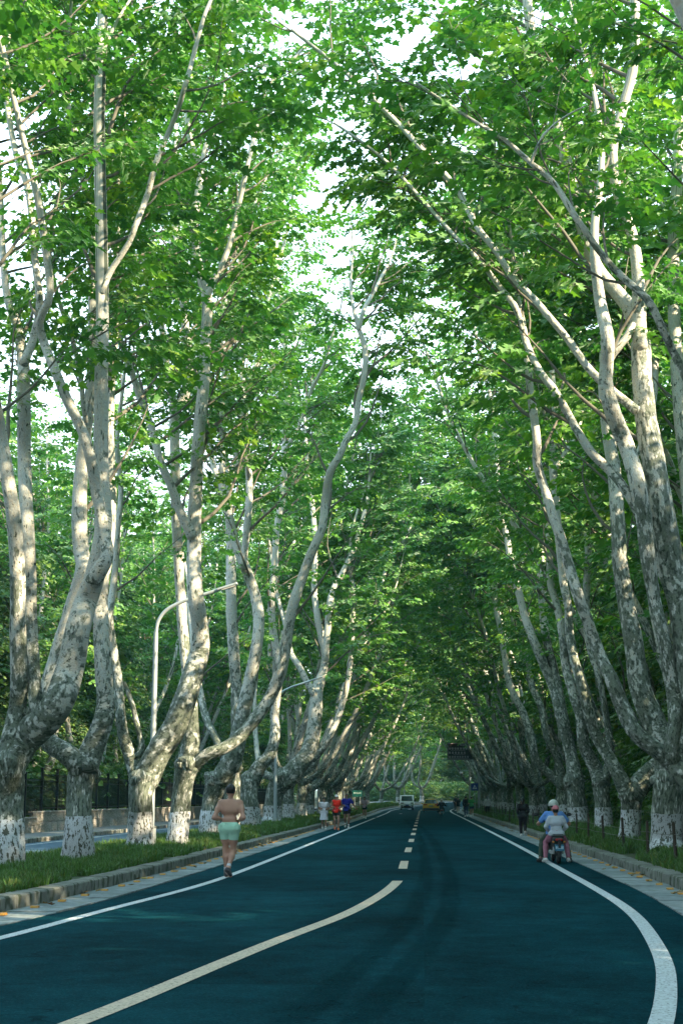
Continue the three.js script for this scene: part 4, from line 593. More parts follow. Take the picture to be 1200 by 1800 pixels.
{
  const z = 140, t = thing('crossing_sign', 'blue square sign with a white triangle above the right verge', 'sign', [RKERB(z) + 0.32, rise(z) + 0.17, -z]);
  const map = canvasTex(128, 128, (x) => { x.fillStyle = '#0d2a8a'; x.fillRect(0, 0, 128, 128); x.fillStyle = '#dfe6f2'; x.beginPath(); x.moveTo(64, 24); x.lineTo(106, 102); x.lineTo(22, 102); x.fill(); x.fillStyle = '#0d2a8a'; x.beginPath(); x.moveTo(64, 44); x.lineTo(92, 94); x.lineTo(36, 94); x.fill(); x.strokeStyle = '#dfe6f2'; x.lineWidth = 6; x.beginPath(); x.moveTo(66, 56); x.lineTo(58, 72); x.lineTo(72, 90); x.moveTo(58, 72); x.lineTo(52, 90); x.stroke(); });
  part(t, 'pole', new THREE.CylinderGeometry(0.035, 0.035, 2.9, 10).translate(0, 1.45, 0), steel); const b = part(t, 'plate', box(0.7, 0.7, 0.025, 0, 2.5, 0.05, 0.01), std([0.01, 0.03, 0.2], 0.5)); part(b, 'symbol', new THREE.PlaneGeometry(0.66, 0.66).translate(0, 2.5, 0.066), new THREE.MeshStandardMaterial({ map, roughness: 0.4 }));
  const u = thing('verge_sign', 'small dark green sign with white lettering on the left verge', 'sign', [LKERB(138) - 0.75, vergeY(-6, 138), -138]);
  const map2 = canvasTex(256, 160, (x) => { x.fillStyle = '#0b4a45'; x.fillRect(0, 0, 256, 160); x.strokeStyle = '#cfdad6'; glyphs(x, 44, 26, 4, 44, 9, 1.2); });
  for (const s of [-0.25, 0.25]) part(u, 'post', new THREE.CylinderGeometry(0.03, 0.03, 1.9, 8).translate(s, 0.95, 0), steel); const p = part(u, 'plate', box(0.95, 0.6, 0.03, 0, 1.85, 0.04, 0.01), std([0.004, 0.06, 0.055], 0.5)); part(p, 'lettering', new THREE.PlaneGeometry(0.9, 0.55).translate(0, 1.85, 0.058), new THREE.MeshStandardMaterial({ map: map2, roughness: 0.4 }));
}
scene.fog = new THREE.FogExp2(new THREE.Color(0.32, 0.86, 0.95), 0.0003);
// ---------------------------------------------------------------- people: one smooth skin over a jointed skeleton
function nets(f, lo, hi, h) {                                  // surface nets over a distance field
  const nx = Math.ceil((hi.x - lo.x) / h) + 1, ny = Math.ceil((hi.y - lo.y) / h) + 1, nz = Math.ceil((hi.z - lo.z) / h) + 1, d = new Float32Array(nx * ny * nz), at = (i, j, k) => (k * ny + j) * nx + i;
  for (let k = 0; k < nz; k++) for (let j = 0; j < ny; j++) for (let i = 0; i < nx; i++) d[at(i, j, k)] = f(lo.x + i * h, lo.y + j * h, lo.z + k * h);
  const id = new Int32Array(nx * ny * nz).fill(-1), pos = [], idx = [];
  for (let k = 0; k < nz - 1; k++) for (let j = 0; j < ny - 1; j++) for (let i = 0; i < nx - 1; i++) {
    let sx = 0, sy = 0, sz = 0, n = 0; const c = (a, b, e) => d[at(i + a, j + b, k + e)];
    const edge = (a, b) => { const p = c(...a), q = c(...b); if ((p < 0) !== (q < 0)) { const t = p / (p - q); sx += a[0] + (b[0] - a[0]) * t; sy += a[1] + (b[1] - a[1]) * t; sz += a[2] + (b[2] - a[2]) * t; n++; } };
    const s0 = d[at(i, j, k)] < 0; if ((c(1, 0, 0) < 0) === s0 && (c(0, 1, 0) < 0) === s0 && (c(0, 0, 1) < 0) === s0 && (c(1, 1, 0) < 0) === s0 && (c(1, 0, 1) < 0) === s0 && (c(0, 1, 1) < 0) === s0 && (c(1, 1, 1) < 0) === s0) continue;
    for (const [a, b] of EDGES) edge(a, b);
    id[at(i, j, k)] = pos.length / 3; pos.push(lo.x + (i + sx / n) * h, lo.y + (j + sy / n) * h, lo.z + (k + sz / n) * h);
  }
  const quad = (a, b, c, e, flip) => { if (a < 0 || b < 0 || c < 0 || e < 0) return; if (flip) idx.push(a, c, b, a, e, c); else idx.push(a, b, c, a, c, e); };
  for (let k = 1; k < nz - 1; k++) for (let j = 1; j < ny - 1; j++) for (let i = 1; i < nx - 1; i++) {
    const s = d[at(i, j, k)] < 0;
    if (s !== d[at(i + 1, j, k)] < 0) quad(id[at(i, j - 1, k - 1)], id[at(i, j, k - 1)], id[at(i, j, k)], id[at(i, j - 1, k)], !s);
    if (s !== d[at(i, j + 1, k)] < 0) quad(id[at(i - 1, j, k - 1)], id[at(i - 1, j, k)], id[at(i, j, k)], id[at(i, j, k - 1)], !s);
    if (s !== d[at(i, j, k + 1)] < 0) quad(id[at(i - 1, j - 1, k)], id[at(i, j - 1, k)], id[at(i, j, k)], id[at(i - 1, j, k)], !s);
  }
  const g = new THREE.BufferGeometry(); g.setAttribute('position', new THREE.Float32BufferAttribute(pos, 3)); g.setIndex(idx); g.computeVertexNormals(); return g;
}
const EDGES = []; for (let a = 0; a < 8; a++) for (let b = a + 1; b < 8; b++) { const x = a ^ b; if (x === 1 || x === 2 || x === 4) EDGES.push([[a & 1, (a >> 1) & 1, a >> 2], [b & 1, (b >> 1) & 1, b >> 2]]); }
const cap = (a, b, ra, rb) => ({ ax: a.x, ay: a.y, az: a.z, dx: b.x - a.x, dy: b.y - a.y, dz: b.z - a.z, l: Math.max(1e-9, a.distanceToSquared(b)), ra, rb, a, b });
const capD = (c, x, y, z) => { const px = x - c.ax, py = y - c.ay, pz = z - c.az; let t = (px * c.dx + py * c.dy + pz * c.dz) / c.l; t = t < 0 ? 0 : t > 1 ? 1 : t; const ex = px - c.dx * t, ey = py - c.dy * t, ez = pz - c.dz * t; return Math.sqrt(ex * ex + ey * ey + ez * ez) - (c.ra + (c.rb - c.ra) * t); };
const blend = (list, k) => (x, y, z) => { let d = 9; for (const c of list) { const e = capD(c, x, y, z); if (e > d + k) continue; const h = clamp(0.5 + 0.5 * (d - e) / k, 0, 1); d = d + (e - d) * h - k * h * (1 - h); } return d; };
function skinOf(list, k, h, clip) { const lo = V(9, 9, 9), hi = V(-9, -9, -9); for (const c of list) { const R = Math.max(c.ra, c.rb) + 0.05; for (const p of [c.a, c.b]) { lo.min(p.clone().addScalar(-R)); hi.max(p.clone().addScalar(R)); } } const f = blend(list, k); return nets(clip ? (x, y, z) => Math.max(f(x, y, z), clip(x, y, z)) : f, lo, hi, h); }
function frame(at, dir, front) { const y = dir.clone().normalize(), z = front.clone().addScaledVector(y, -front.dot(y)).normalize(), x = V().crossVectors(y, z); return new THREE.Matrix4().makeBasis(x, y, z).setPosition(at); }
// a hand, fingers half curled: grows along -y from the wrist, palm facing +x (a left hand; mirrored for a right)
const HAND = (() => { const L = [cap(V(0, 0, 0), V(0, -0.03, 0), 0.026, 0.026), cap(V(0, -0.03, -0.022), V(0, -0.08, -0.028), 0.016, 0.015), cap(V(0, -0.03, 0.02), V(0, -0.08, 0.026), 0.018, 0.015), cap(V(0, -0.04, 0), V(0, -0.08, 0), 0.018, 0.016)]; const body = blend(L, 0.02), fingers = []; [[-0.03, 0.062], [-0.011, 0.074], [0.009, 0.079], [0.028, 0.070]].forEach(([z, len]) => { const a = V(0.002, -0.082, z), b = V(0.016, -0.082 - len * 0.42, z * 1.05), c = V(0.044, -0.082 - len * 0.5, z), e = V(0.054, -0.082 - len * 0.22, z * 0.95); fingers.push(cap(a, b, 0.0098, 0.0092), cap(b, c, 0.0092, 0.0086), cap(c, e, 0.0086, 0.0074)); }); const th = [cap(V(0.004, -0.03, 0.03), V(0.022, -0.062, 0.05), 0.013, 0.0105), cap(V(0.022, -0.062, 0.05), V(0.042, -0.088, 0.044), 0.0105, 0.0085)]; return nets((x, y, z) => { let d = body(x, y, z); for (const c of fingers) d = Math.min(d, capD(c, x, y, z)); for (const c of th) d = Math.min(d, capD(c, x, y, z)); return d; }, V(-0.045, -0.19, -0.07), V(0.085, 0.045, 0.085), 0.0055); })();
// a head on the +y axis: neck joint at 0, face towards +z
const HEAD = (() => { const E = (c, r) => (x, y, z) => { const px = (x - c[0]) / r[0], py = (y - c[1]) / r[1], pz = (z - c[2]) / r[2], l = Math.sqrt(px * px + py * py + pz * pz); return (l - 1) * Math.min(...r); }; const S = (a, b, k) => { const h = clamp(0.5 + 0.5 * (b - a) / k, 0, 1); return b + (a - b) * h - k * h * (1 - h); };
  const skull = E([0, 0.155, -0.012], [0.074, 0.088, 0.095]), jaw = E([0, 0.085, 0.03], [0.055, 0.07, 0.062]), nose = cap(V(0, 0.125, 0.083), V(0, 0.098, 0.102), 0.008, 0.013), brow = cap(V(-0.035, 0.15, 0.07), V(0.035, 0.15, 0.07), 0.011, 0.011), lips = cap(V(-0.018, 0.066, 0.083), V(0.018, 0.066, 0.083), 0.008, 0.008), chin = cap(V(-0.008, 0.032, 0.07), V(0.008, 0.032, 0.07), 0.016, 0.016), neck = cap(V(0, -0.03, -0.01), V(0, 0.09, -0.008), 0.054, 0.05), ears = [-1, 1].map((s) => cap(V(s * 0.074, 0.135, -0.008), V(s * 0.078, 0.098, -0.004), 0.014, 0.01)), eyes = [-1, 1].map((s) => E([s * 0.031, 0.128, 0.086], [0.018, 0.011, 0.014]));
  return nets((x, y, z) => { let d = S(skull(x, y, z), jaw(x, y, z), 0.03); for (const [c, k] of [[nose, 0.012], [brow, 0.015], [lips, 0.008], [chin, 0.02], [neck, 0.03], [ears[0], 0.006], [ears[1], 0.006]]) d = S(d, capD(c, x, y, z), k); for (const e of eyes) d = Math.max(d, -e(x, y, z)); return d; }, V(-0.11, -0.1, -0.13), V(0.11, 0.26, 0.14), 0.0075); })();
const EYES = merged([-1, 1].map((s) => new THREE.SphereGeometry(0.0115, 10, 8).translate(s * 0.031, 0.128, 0.079)));
const hairCap = (low, back) => nets((x, y, z) => { const py = (y - 0.158), e = Math.sqrt((x / 0.083) ** 2 + (py / 0.099) ** 2 + ((z + 0.016) / 0.106) ** 2) - 1; let d = e * 0.085 + 0.006 * noise(x * 40, y * 40, z * 40); d = Math.max(d, 0.07 + low * 0.02 - (y - 0.03 + (z > 0.02 ? -(z - 0.02) * 0.95 : 0)) - (z < 0 ? back : 0)); return d; }, V(-0.12, -0.05, -0.15), V(0.12, 0.3, 0.13), 0.008);
const HAIR = hairCap(0.4, 0.02), HAIRLONG = (() => { const L = [cap(V(0, 0.17, -0.05), V(0, 0.06, -0.085), 0.06, 0.05), cap(V(0, 0.06, -0.085), V(0, -0.1, -0.1), 0.045, 0.022)]; return merged([hairCap(0.4, 0.03), skinOf(L, 0.03, 0.01)]); })();
const CAPGEO = (() => { const dome = new THREE.SphereGeometry(0.1, 18, 9, 0, 6.2832, 0, 1.62).scale(0.92, 1.02, 1.12).translate(0, 0.165, -0.014); const brim = new THREE.CylinderGeometry(0.075, 0.075, 0.01, 16, 1, false, -1.3, 2.6).scale(1.0, 1, 1.25).rotateX(0.15).translate(0, 0.172, 0.075); return merged([dome, brim]); })();
const HELMET = merged([new THREE.SphereGeometry(0.135, 20, 12, 0, 6.2832, 0, 1.75).scale(0.93, 1, 1.06).translate(0, 0.155, -0.01), new THREE.TorusGeometry(0.126, 0.011, 6, 22).scale(0.94, 1.06, 1).rotateX(Math.PI / 2).translate(0, 0.138, -0.01)]);

// joints for a figure 1.72 m tall, facing +z, its left hand at +x
function walking(o = {}) {
  const st = o.stride ?? 0.3, lift = o.lift ?? 0.1, tw = o.twist ?? 0.05, lean = o.lean ?? 0.03, y = o.drop ?? 0;
  const J = { hip: V(0, 0.94 + y, 0), chest: V(0, 1.27 + y, lean), neck: V(0, 1.46 + y, lean * 1.6), head: V(0, 1.49 + y, lean * 1.7) };
  J.hipL = V(0.095, 0.92 + y, tw * 0.4); J.hipR = V(-0.095, 0.92 + y, -tw * 0.4);
  J.kneeL = V(0.10, 0.50 + y, st * 0.42 + 0.05); J.ankleL = V(0.085, 0.09, st * 0.5); J.toeL = V(0.10, 0.035, st * 0.5 + 0.17);
  J.kneeR = V(-0.09, 0.49 + y, -st * 0.05 + 0.03); J.ankleR = V(-0.075, 0.09 + lift, -st * 0.85); J.toeR = V(-0.085, 0.02 + lift * 0.45, -st * 0.85 + 0.13);
  J.shL = V(0.195, 1.405 + y, lean * 1.4 - tw); J.shR = V(-0.195, 1.405 + y, lean * 1.4 + tw);
  const eb = o.elbows ?? 0.06, fw = o.forearm ?? 1;               // forearm 1: bent as in running, 0: hanging
  J.elL = V(0.185 + eb * 1.3, 1.13 + y, -0.09 - st * 0.12); J.elR = V(-0.185 - eb * 1.3, 1.13 + y, -0.05 + st * 0.12);
  J.wrL = V(lerp(0.22, 0.14, fw), lerp(0.89, 1.10, fw) + y, lerp(-0.05 - st * 0.2, 0.13, fw)); J.wrR = V(lerp(-0.22, -0.14, fw), lerp(0.89, 1.13, fw) + y, lerp(0.08 + st * 0.2, 0.18, fw)); return J;
}
function person(name, label, group, pos, turn, H, J, w) {
  const t = thing('person', label, 'person', pos, turn, group); t.scale.setScalar(H / 1.72);
  const h = w.cell ?? 0.016, wide = w.wide ?? 1, mid = (a, b, f) => a.clone().lerp(b, f), off = (a, x, y = 0, z = 0) => V(a.x + x, a.y + y, a.z + z);
  const torso = (g) => [cap(J.hipL, J.hipR, 0.112 + g, 0.112 + g), cap(off(mid(J.hip, J.chest, 0.42), -0.055), off(mid(J.hip, J.chest, 0.42), 0.055), 0.088 * wide + g, 0.088 * wide + g), cap(off(J.chest, -0.085), off(J.chest, 0.085), 0.104 * wide + g, 0.104 * wide + g), cap(off(mid(J.chest, J.neck, 0.45), -0.09), off(mid(J.chest, J.neck, 0.45), 0.09), 0.088 + g, 0.088 + g), cap(mid(J.shL, J.neck, 0.2), mid(J.shR, J.neck, 0.2), 0.062 + g, 0.062 + g)];
  const leg = (s, g) => [cap(J['hip' + s], mid(J['hip' + s], J['knee' + s], 0.5), 0.094 + g, 0.075 + g), cap(mid(J['hip' + s], J['knee' + s], 0.5), J['knee' + s], 0.075 + g, 0.054 + g), cap(J['knee' + s], off(mid(J['knee' + s], J['ankle' + s], 0.3), 0, 0, -0.012), 0.052 + g, 0.055 + g), cap(off(mid(J['knee' + s], J['ankle' + s], 0.3), 0, 0, -0.012), J['ankle' + s], 0.055 + g, 0.034 + g)];
  const arm = (s, g) => [cap(J['sh' + s], mid(J['sh' + s], J['el' + s], 0.4), 0.056 + g, 0.048 + g), cap(mid(J['sh' + s], J['el' + s], 0.4), J['el' + s], 0.048 + g, 0.037 + g), cap(J['el' + s], mid(J['el' + s], J['wr' + s], 0.3), 0.038 + g, 0.039 + g), cap(mid(J['el' + s], J['wr' + s], 0.3), J['wr' + s], 0.039 + g, 0.025 + g)];
  const neck = cap(J.neck, J.head, 0.056, 0.052), feet = ['L', 'R'].map((s) => cap(J['ankle' + s], J['toe' + s], 0.034, 0.026));
  const all = [...torso(0), ...leg('L', 0), ...leg('R', 0), ...arm('L', 0), ...arm('R', 0), neck, ...feet];
  let bodyF = skinOf(all, 0.055, h); bodyF = bodyF.toNonIndexed();
  const look = w.look ?? V(0, 0, 1), hm = frame(J.head, V(0, 1, 0.06), look), pieces = [bodyF, HEAD.clone().toNonIndexed().applyMatrix4(hm)];
  for (const s of ['L', 'R']) { const d = J['wr' + s].clone().sub(J['el' + s]).negate(), m = frame(J['wr' + s], d, V(s === 'L' ? 0.2 : -0.2, 1, 0.6)), hg = HAND.clone(); if (s === 'R') { hg.scale(-1, 1, 1); const ix = hg.index.array; for (let i = 0; i < ix.length; i += 3) { const q = ix[i]; ix[i] = ix[i + 1]; ix[i + 1] = q; } hg.computeVertexNormals(); } pieces.push(hg.toNonIndexed().applyMatrix4(m)); }
  const skin = std(w.skin ?? [0.33, 0.185, 0.125], 0.55); part(t, 'body', mergeGeometries(pieces.map((g) => { g.deleteAttribute('uv'); return g; })), skin);
  part(t, 'eyes', EYES.clone().applyMatrix4(hm), std([0.02, 0.014, 0.012], 0.2));
  if (w.hair !== null) part(t, 'hair', (w.long ? HAIRLONG : HAIR).clone().scale(w.bushy ?? 1, w.bushy ?? 1, w.bushy ?? 1).applyMatrix4(hm), std(w.hair ?? [0.007, 0.006, 0.006], 0.6));
  if (w.cap) part(t, 'cap', CAPGEO.clone().scale(w.capSize ?? 1, w.capSize ?? 1, w.capSize ?? 1).applyMatrix4(hm), std(w.cap, 0.8));
  if (w.helmet) part(t, 'helmet', HELMET.clone().applyMatrix4(hm), std(w.helmet, 0.35));
  const wr = (x, y, z) => 0.007 * noise(x * 16 + y * 5, y * 13, z * 16 + pos[0]) + 0.004 * noise(x * 34, y * 26, z * 34);
  const cloth = (name, list, k, clip, mat) => { const f = blend(list, k), lo = V(9, 9, 9), hi = V(-9, -9, -9); for (const c of list) { const R = Math.max(c.ra, c.rb) + 0.06; for (const p of [c.a, c.b]) { lo.min(p.clone().addScalar(-R)); hi.max(p.clone().addScalar(R)); } } return part(t, name, nets((x, y, z) => Math.max(f(x, y, z) + wr(x, y, z), clip ? clip(x, y, z) : -9), lo, hi, h * 0.9), mat); };
  const along = (a, b, f) => { const o = mid(a, b, f), n = b.clone().sub(a).normalize(); return (x, y, z) => (x - o.x) * n.x + (y - o.y) * n.y + (z - o.z) * n.z; };
  if (w.top) {
    const sl = { tank: 0, tee: 0.62, long: 1, dress: 0.5 }[w.top[0]], list = torso(0.022), hem = w.hem ?? 0.86;
    if (w.top[0] === 'dress') { list.push(cap(V(0, J.hip.y, 0), V(0, J.hip.y - 0.4, 0), 0.15, 0.23)); list.push(cap(V(0, J.hip.y - 0.2, 0), V(0, J.hip.y - 0.42, 0), 0.2, 0.24)); } else list.push(cap(J.hip, V(0, hem + 0.02 + (J.hip.y - 0.94), J.hip.z), 0.135, 0.15));
    for (const s of ['L', 'R']) { if (sl >= 1) list.push(...arm(s, 0.022)); else if (sl > 0) list.push(cap(J['sh' + s], mid(J['sh' + s], J['el' + s], sl), 0.075, 0.07)); }
    const floor = w.top[0] === 'dress' ? J.hip.y - 0.42 : hem + (J.hip.y - 0.94); cloth('shirt', list, 0.03, (x, y) => Math.max(floor - y, y - (J.neck.y + 0.035)), std(w.top[1], 0.85)).name = w.top[0] === 'dress' ? 'dress' : 'shirt';
  }
  if (w.legs) {
    const long = w.legs[0] === 'trousers', g = long ? 0.022 : 0.036, list = [cap(J.hipL, J.hipR, 0.118 + (long ? 0.012 : 0.016), 0.118 + (long ? 0.012 : 0.016)), cap(J.hip, off(J.hip, 0, 0.07), 0.12, 0.115)];
    for (const s of ['L', 'R']) if (long) list.push(...leg(s, g)); else list.push(cap(J['hip' + s], mid(J['hip' + s], J['knee' + s], w.shortLength ?? 0.52), 0.112, 0.098));
    const clips = long ? ['L', 'R'].map((s) => along(J['knee' + s], J['ankle' + s], 0.95)) : ['L', 'R'].map((s) => along(J['hip' + s], J['knee' + s], w.shortLength ?? 0.52)), mx = (J.hipL.x + J.hipR.x) / 2;
    cloth('shorts', list, 0.025, (x, y, z) => Math.max(y - (J.hip.y + 0.1), x > mx ? clips[0](x, y, z) : clips[1](x, y, z)), std(w.legs[1], 0.8)).name = long ? 'trousers' : 'shorts';
  }
  for (const s of ['L', 'R']) {
    const a = J['ankle' + s], e = J['toe' + s], d = e.clone().sub(a), back = a.clone().add(V(-d.x * 0.35, -0.035, -d.z * 0.35)), sh = part(t, 'shoe', skinOf([cap(off(a, 0, 0.0), back, 0.042, 0.043), cap(back, e, 0.043, 0.036), cap(off(a, 0, -0.02, 0), mid(back, e, 0.6), 0.044, 0.04)], 0.03, 0.011), std(w.shoe ?? [0.6, 0.6, 0.6], 0.6));
    part(sh, 'sole', (() => { const n = off(back, 0, -0.034), m = off(e, 0, -0.028); return skinOf([cap(n, m, 0.018, 0.014), cap(off(n, 0.025), off(m, 0.02), 0.014, 0.012), cap(off(n, -0.025), off(m, -0.02), 0.014, 0.012)], 0.02, 0.01); })(), std(w.sole ?? [0.55, 0.55, 0.52], 0.6));
    if (w.sock) part(t, 'sock', skinOf([cap(a, mid(a, J['knee' + s], 0.2), 0.042, 0.046)], 0.01, 0.012), std(w.sock, 0.9));
  }
  return t;
}
const gy = (x, z) => rise(z) + crown(z, x);
const black = [0.008, 0.008, 0.01];
person('', 'bare-backed jogger in mint green shorts running away along the left edge line', null, [-3.78, gy(-3.78, 28.4) + 0.005, -28.4], Math.PI - 0.08, 1.72, (() => { const J = walking({ stride: 0.12, lift: 0.1, elbows: 0.075, forearm: 1, lean: 0.05, twist: 0.03 }); J.ankleR.set(-0.03, 0.17, -0.2); J.toeR.set(-0.075, 0.045, -0.16); J.kneeR.set(-0.07, 0.48, 0.06); J.ankleL.set(0.05, 0.09, 0.02); J.toeL.set(0.08, 0.035, 0.19); J.kneeL.set(0.08, 0.5, 0.07); J.wrL.set(0.13, 1.08, 0.13); J.wrR.set(-0.15, 1.06, 0.13); return J; })(), { skin: [0.42, 0.225, 0.16], legs: ['shorts', [0.36, 0.62, 0.48]], bushy: 1.12, shortLength: 0.48, shoe: [0.05, 0.045, 0.05], sole: [0.62, 0.3, 0.2], sock: [0.55, 0.57, 0.6], cell: 0.013 });
person('', 'runner in a loose white dress with dark hair, nearest the left kerb', 'runners coming towards the camera', [-4.88, gy(-4.88, 72) + 0.02, -72], 0.1, 1.56, walking({ stride: 0.22, lift: 0.12 }), { top: ['dress', [0.55, 0.56, 0.62]], long: true, shoe: [0.6, 0.6, 0.6], sock: [0.6, 0.6, 0.6], cell: 0.02 });
person('', 'runner in a red vest, black shorts, white cap and orange shoes', 'runners coming towards the camera', [-4.22, gy(-4.2, 71.4) + 0.005, -71.4], 0.08, 1.68, walking({ stride: 0.2, lift: 0.1 }), { top: ['tank', [0.75, 0.025, 0.012]], legs: ['shorts', black], cap: [0.6, 0.6, 0.58], shoe: [0.75, 0.13, 0.03], cell: 0.018 });
person('', 'runner in a royal blue T-shirt and black shorts with white shoes', 'runners coming towards the camera', [-3.98, gy(-4, 76.5) + 0.005, -76.5], 0.05, 1.76, (() => { const J = walking({ stride: 0.2, lift: 0.1 }); J.elL.set(0.34, 1.2, -0.06); J.wrL.set(0.46, 1.02, 0.1); return J; })(), { top: ['tee', [0.018, 0.02, 0.30]], legs: ['shorts', black], shoe: [0.7, 0.7, 0.7], sock: [0.65, 0.65, 0.65], skin: [0.22, 0.12, 0.08], cell: 0.018 });
person('', 'runner in a pale pink T-shirt and black shorts, farthest of the runners on the left', 'runners coming towards the camera', [-4.5, gy(-4.5, 113) + 0.02, -113], 0.05, 1.66, walking({ stride: 0.2, lift: 0.1 }), { top: ['tee', [0.55, 0.42, 0.56]], legs: ['shorts', black], shoe: [0.7, 0.7, 0.7], sock: [0.7, 0.7, 0.7], cell: 0.022 });
person('', 'walker dressed all in black with a white hairband in the right gutter', 'walkers on the right', [4.1, gy(4.1, 60) + 0.02, -60], Math.PI, 1.5, walking({ stride: 0.28, lift: 0.12, forearm: 0.6 }), { top: ['long', black], legs: ['trousers', [0.009, 0.008, 0.012]], long: true, shoe: [0.55, 0.5, 0.48], cell: 0.02 });
person('', 'walker in a white top with dark ponytail and black trousers on the right verge', 'walkers on the right', [VR0(116) + 0.15, vergeRY(VR0(116) + 0.15, 116), -116], Math.PI, 1.56, walking({ stride: 0.2, lift: 0.06, forearm: 0 }), { top: ['long', [0.55, 0.57, 0.62]], legs: ['trousers', black], long: true, shoe: [0.5, 0.5, 0.5], cell: 0.022 });
person('', 'runner in a bright green T-shirt with white socks on the right', 'walkers on the right', [4.2, gy(4.2, 125) + 0.02, -125], Math.PI, 1.7, walking({ stride: 0.25, lift: 0.1 }), { top: ['tee', [0.03, 0.22, 0.04]], legs: ['shorts', [0.02, 0.03, 0.06]], shoe: [0.6, 0.6, 0.6], sock: [0.7, 0.7, 0.7], cell: 0.022 });
person('', 'walker in a black jacket and blue jeans left of the green runner', 'walkers on the right', [3.75, gy(3.75, 126) + 0.005, -126], Math.PI, 1.74, walking({ stride: 0.25, lift: 0.06, forearm: 0.2 }), { top: ['long', black], legs: ['trousers', [0.03, 0.06, 0.13]], shoe: [0.6, 0.6, 0.6], cell: 0.022 });
person('', 'person in dark shorts and T-shirt walking far off on the right', 'walkers on the right', [3.9, gy(3.9, 160) + 0.01, -160], Math.PI, 1.7, walking({ stride: 0.2, lift: 0.06, forearm: 0.2 }), { top: ['tee', [0.015, 0.015, 0.02]], legs: ['shorts', black], cell: 0.025 });
person('', 'farthest walker on the right, in dark jacket and grey trousers', 'walkers on the right', [4.0, gy(4.0, 176) + 0.01, -176], Math.PI, 1.74, walking({ stride: 0.2, lift: 0.05, forearm: 0.1 }), { top: ['long', black], legs: ['trousers', [0.05, 0.06, 0.08]], cell: 0.025 });
// ---------------------------------------------------------------- vehicles (forward is +z in their own frame)
const tyreMat = std([0.012, 0.012, 0.013], 0.85), alloy = std([0.35, 0.36, 0.37], 0.35, { metalness: 0.7 }), carGlass = std([0.02, 0.03, 0.035], 0.08), redLamp = std([0.35, 0.012, 0.01], 0.25), trim = std([0.012, 0.013, 0.014], 0.6);
function wheel(parent, x, z, r, w) { const t = part(parent, 'wheel', new THREE.CylinderGeometry(r * 0.62, r * 0.62, w * 0.7, 20).rotateZ(Math.PI / 2).translate(x, r, z), alloy); part(t, 'tyre', new THREE.TorusGeometry(r - w * 0.42, w * 0.45, 10, 28).rotateY(Math.PI / 2).scale(1.05, 1, 1).translate(x, r, z), tyreMat); part(t, 'hub', new THREE.CylinderGeometry(r * 0.2, r * 0.2, w * 0.9, 10).rotateZ(Math.PI / 2).translate(x, r, z), trim); return t; }
function profile(pts, width, bevel) { const s = new THREE.Shape(); pts.forEach(([z, y], i) => i ? s.lineTo(z, y) : s.moveTo(z, y)); s.closePath(); const g = new THREE.ExtrudeGeometry(s, { depth: width - bevel * 2, bevelEnabled: true, bevelSize: bevel * 0.7, bevelOffset: -bevel * 0.7, bevelThickness: bevel, bevelSegments: 3 }); g.translate(0, 0, -(width - bevel * 2) / 2); g.rotateY(-Math.PI / 2); return g; }
function quad(a, b, c, d) { const g = new THREE.BufferGeometry(); g.setAttribute('position', new THREE.Float32BufferAttribute([...a, ...b, ...c, ...a, ...c, ...d], 3)); g.setAttribute('uv', new THREE.Float32BufferAttribute([0, 0, 1, 0, 1, 1, 0, 0, 1, 1, 0, 1], 2)); g.computeVertexNormals(); return g; }
const plateTex = (bg, ink, seed) => canvasTex(128, 48, (x) => { x.fillStyle = bg; x.fillRect(0, 0, 128, 48); x.strokeStyle = ink; glyphs(x, 12, 8, 5, 22, seed, 1.02); });
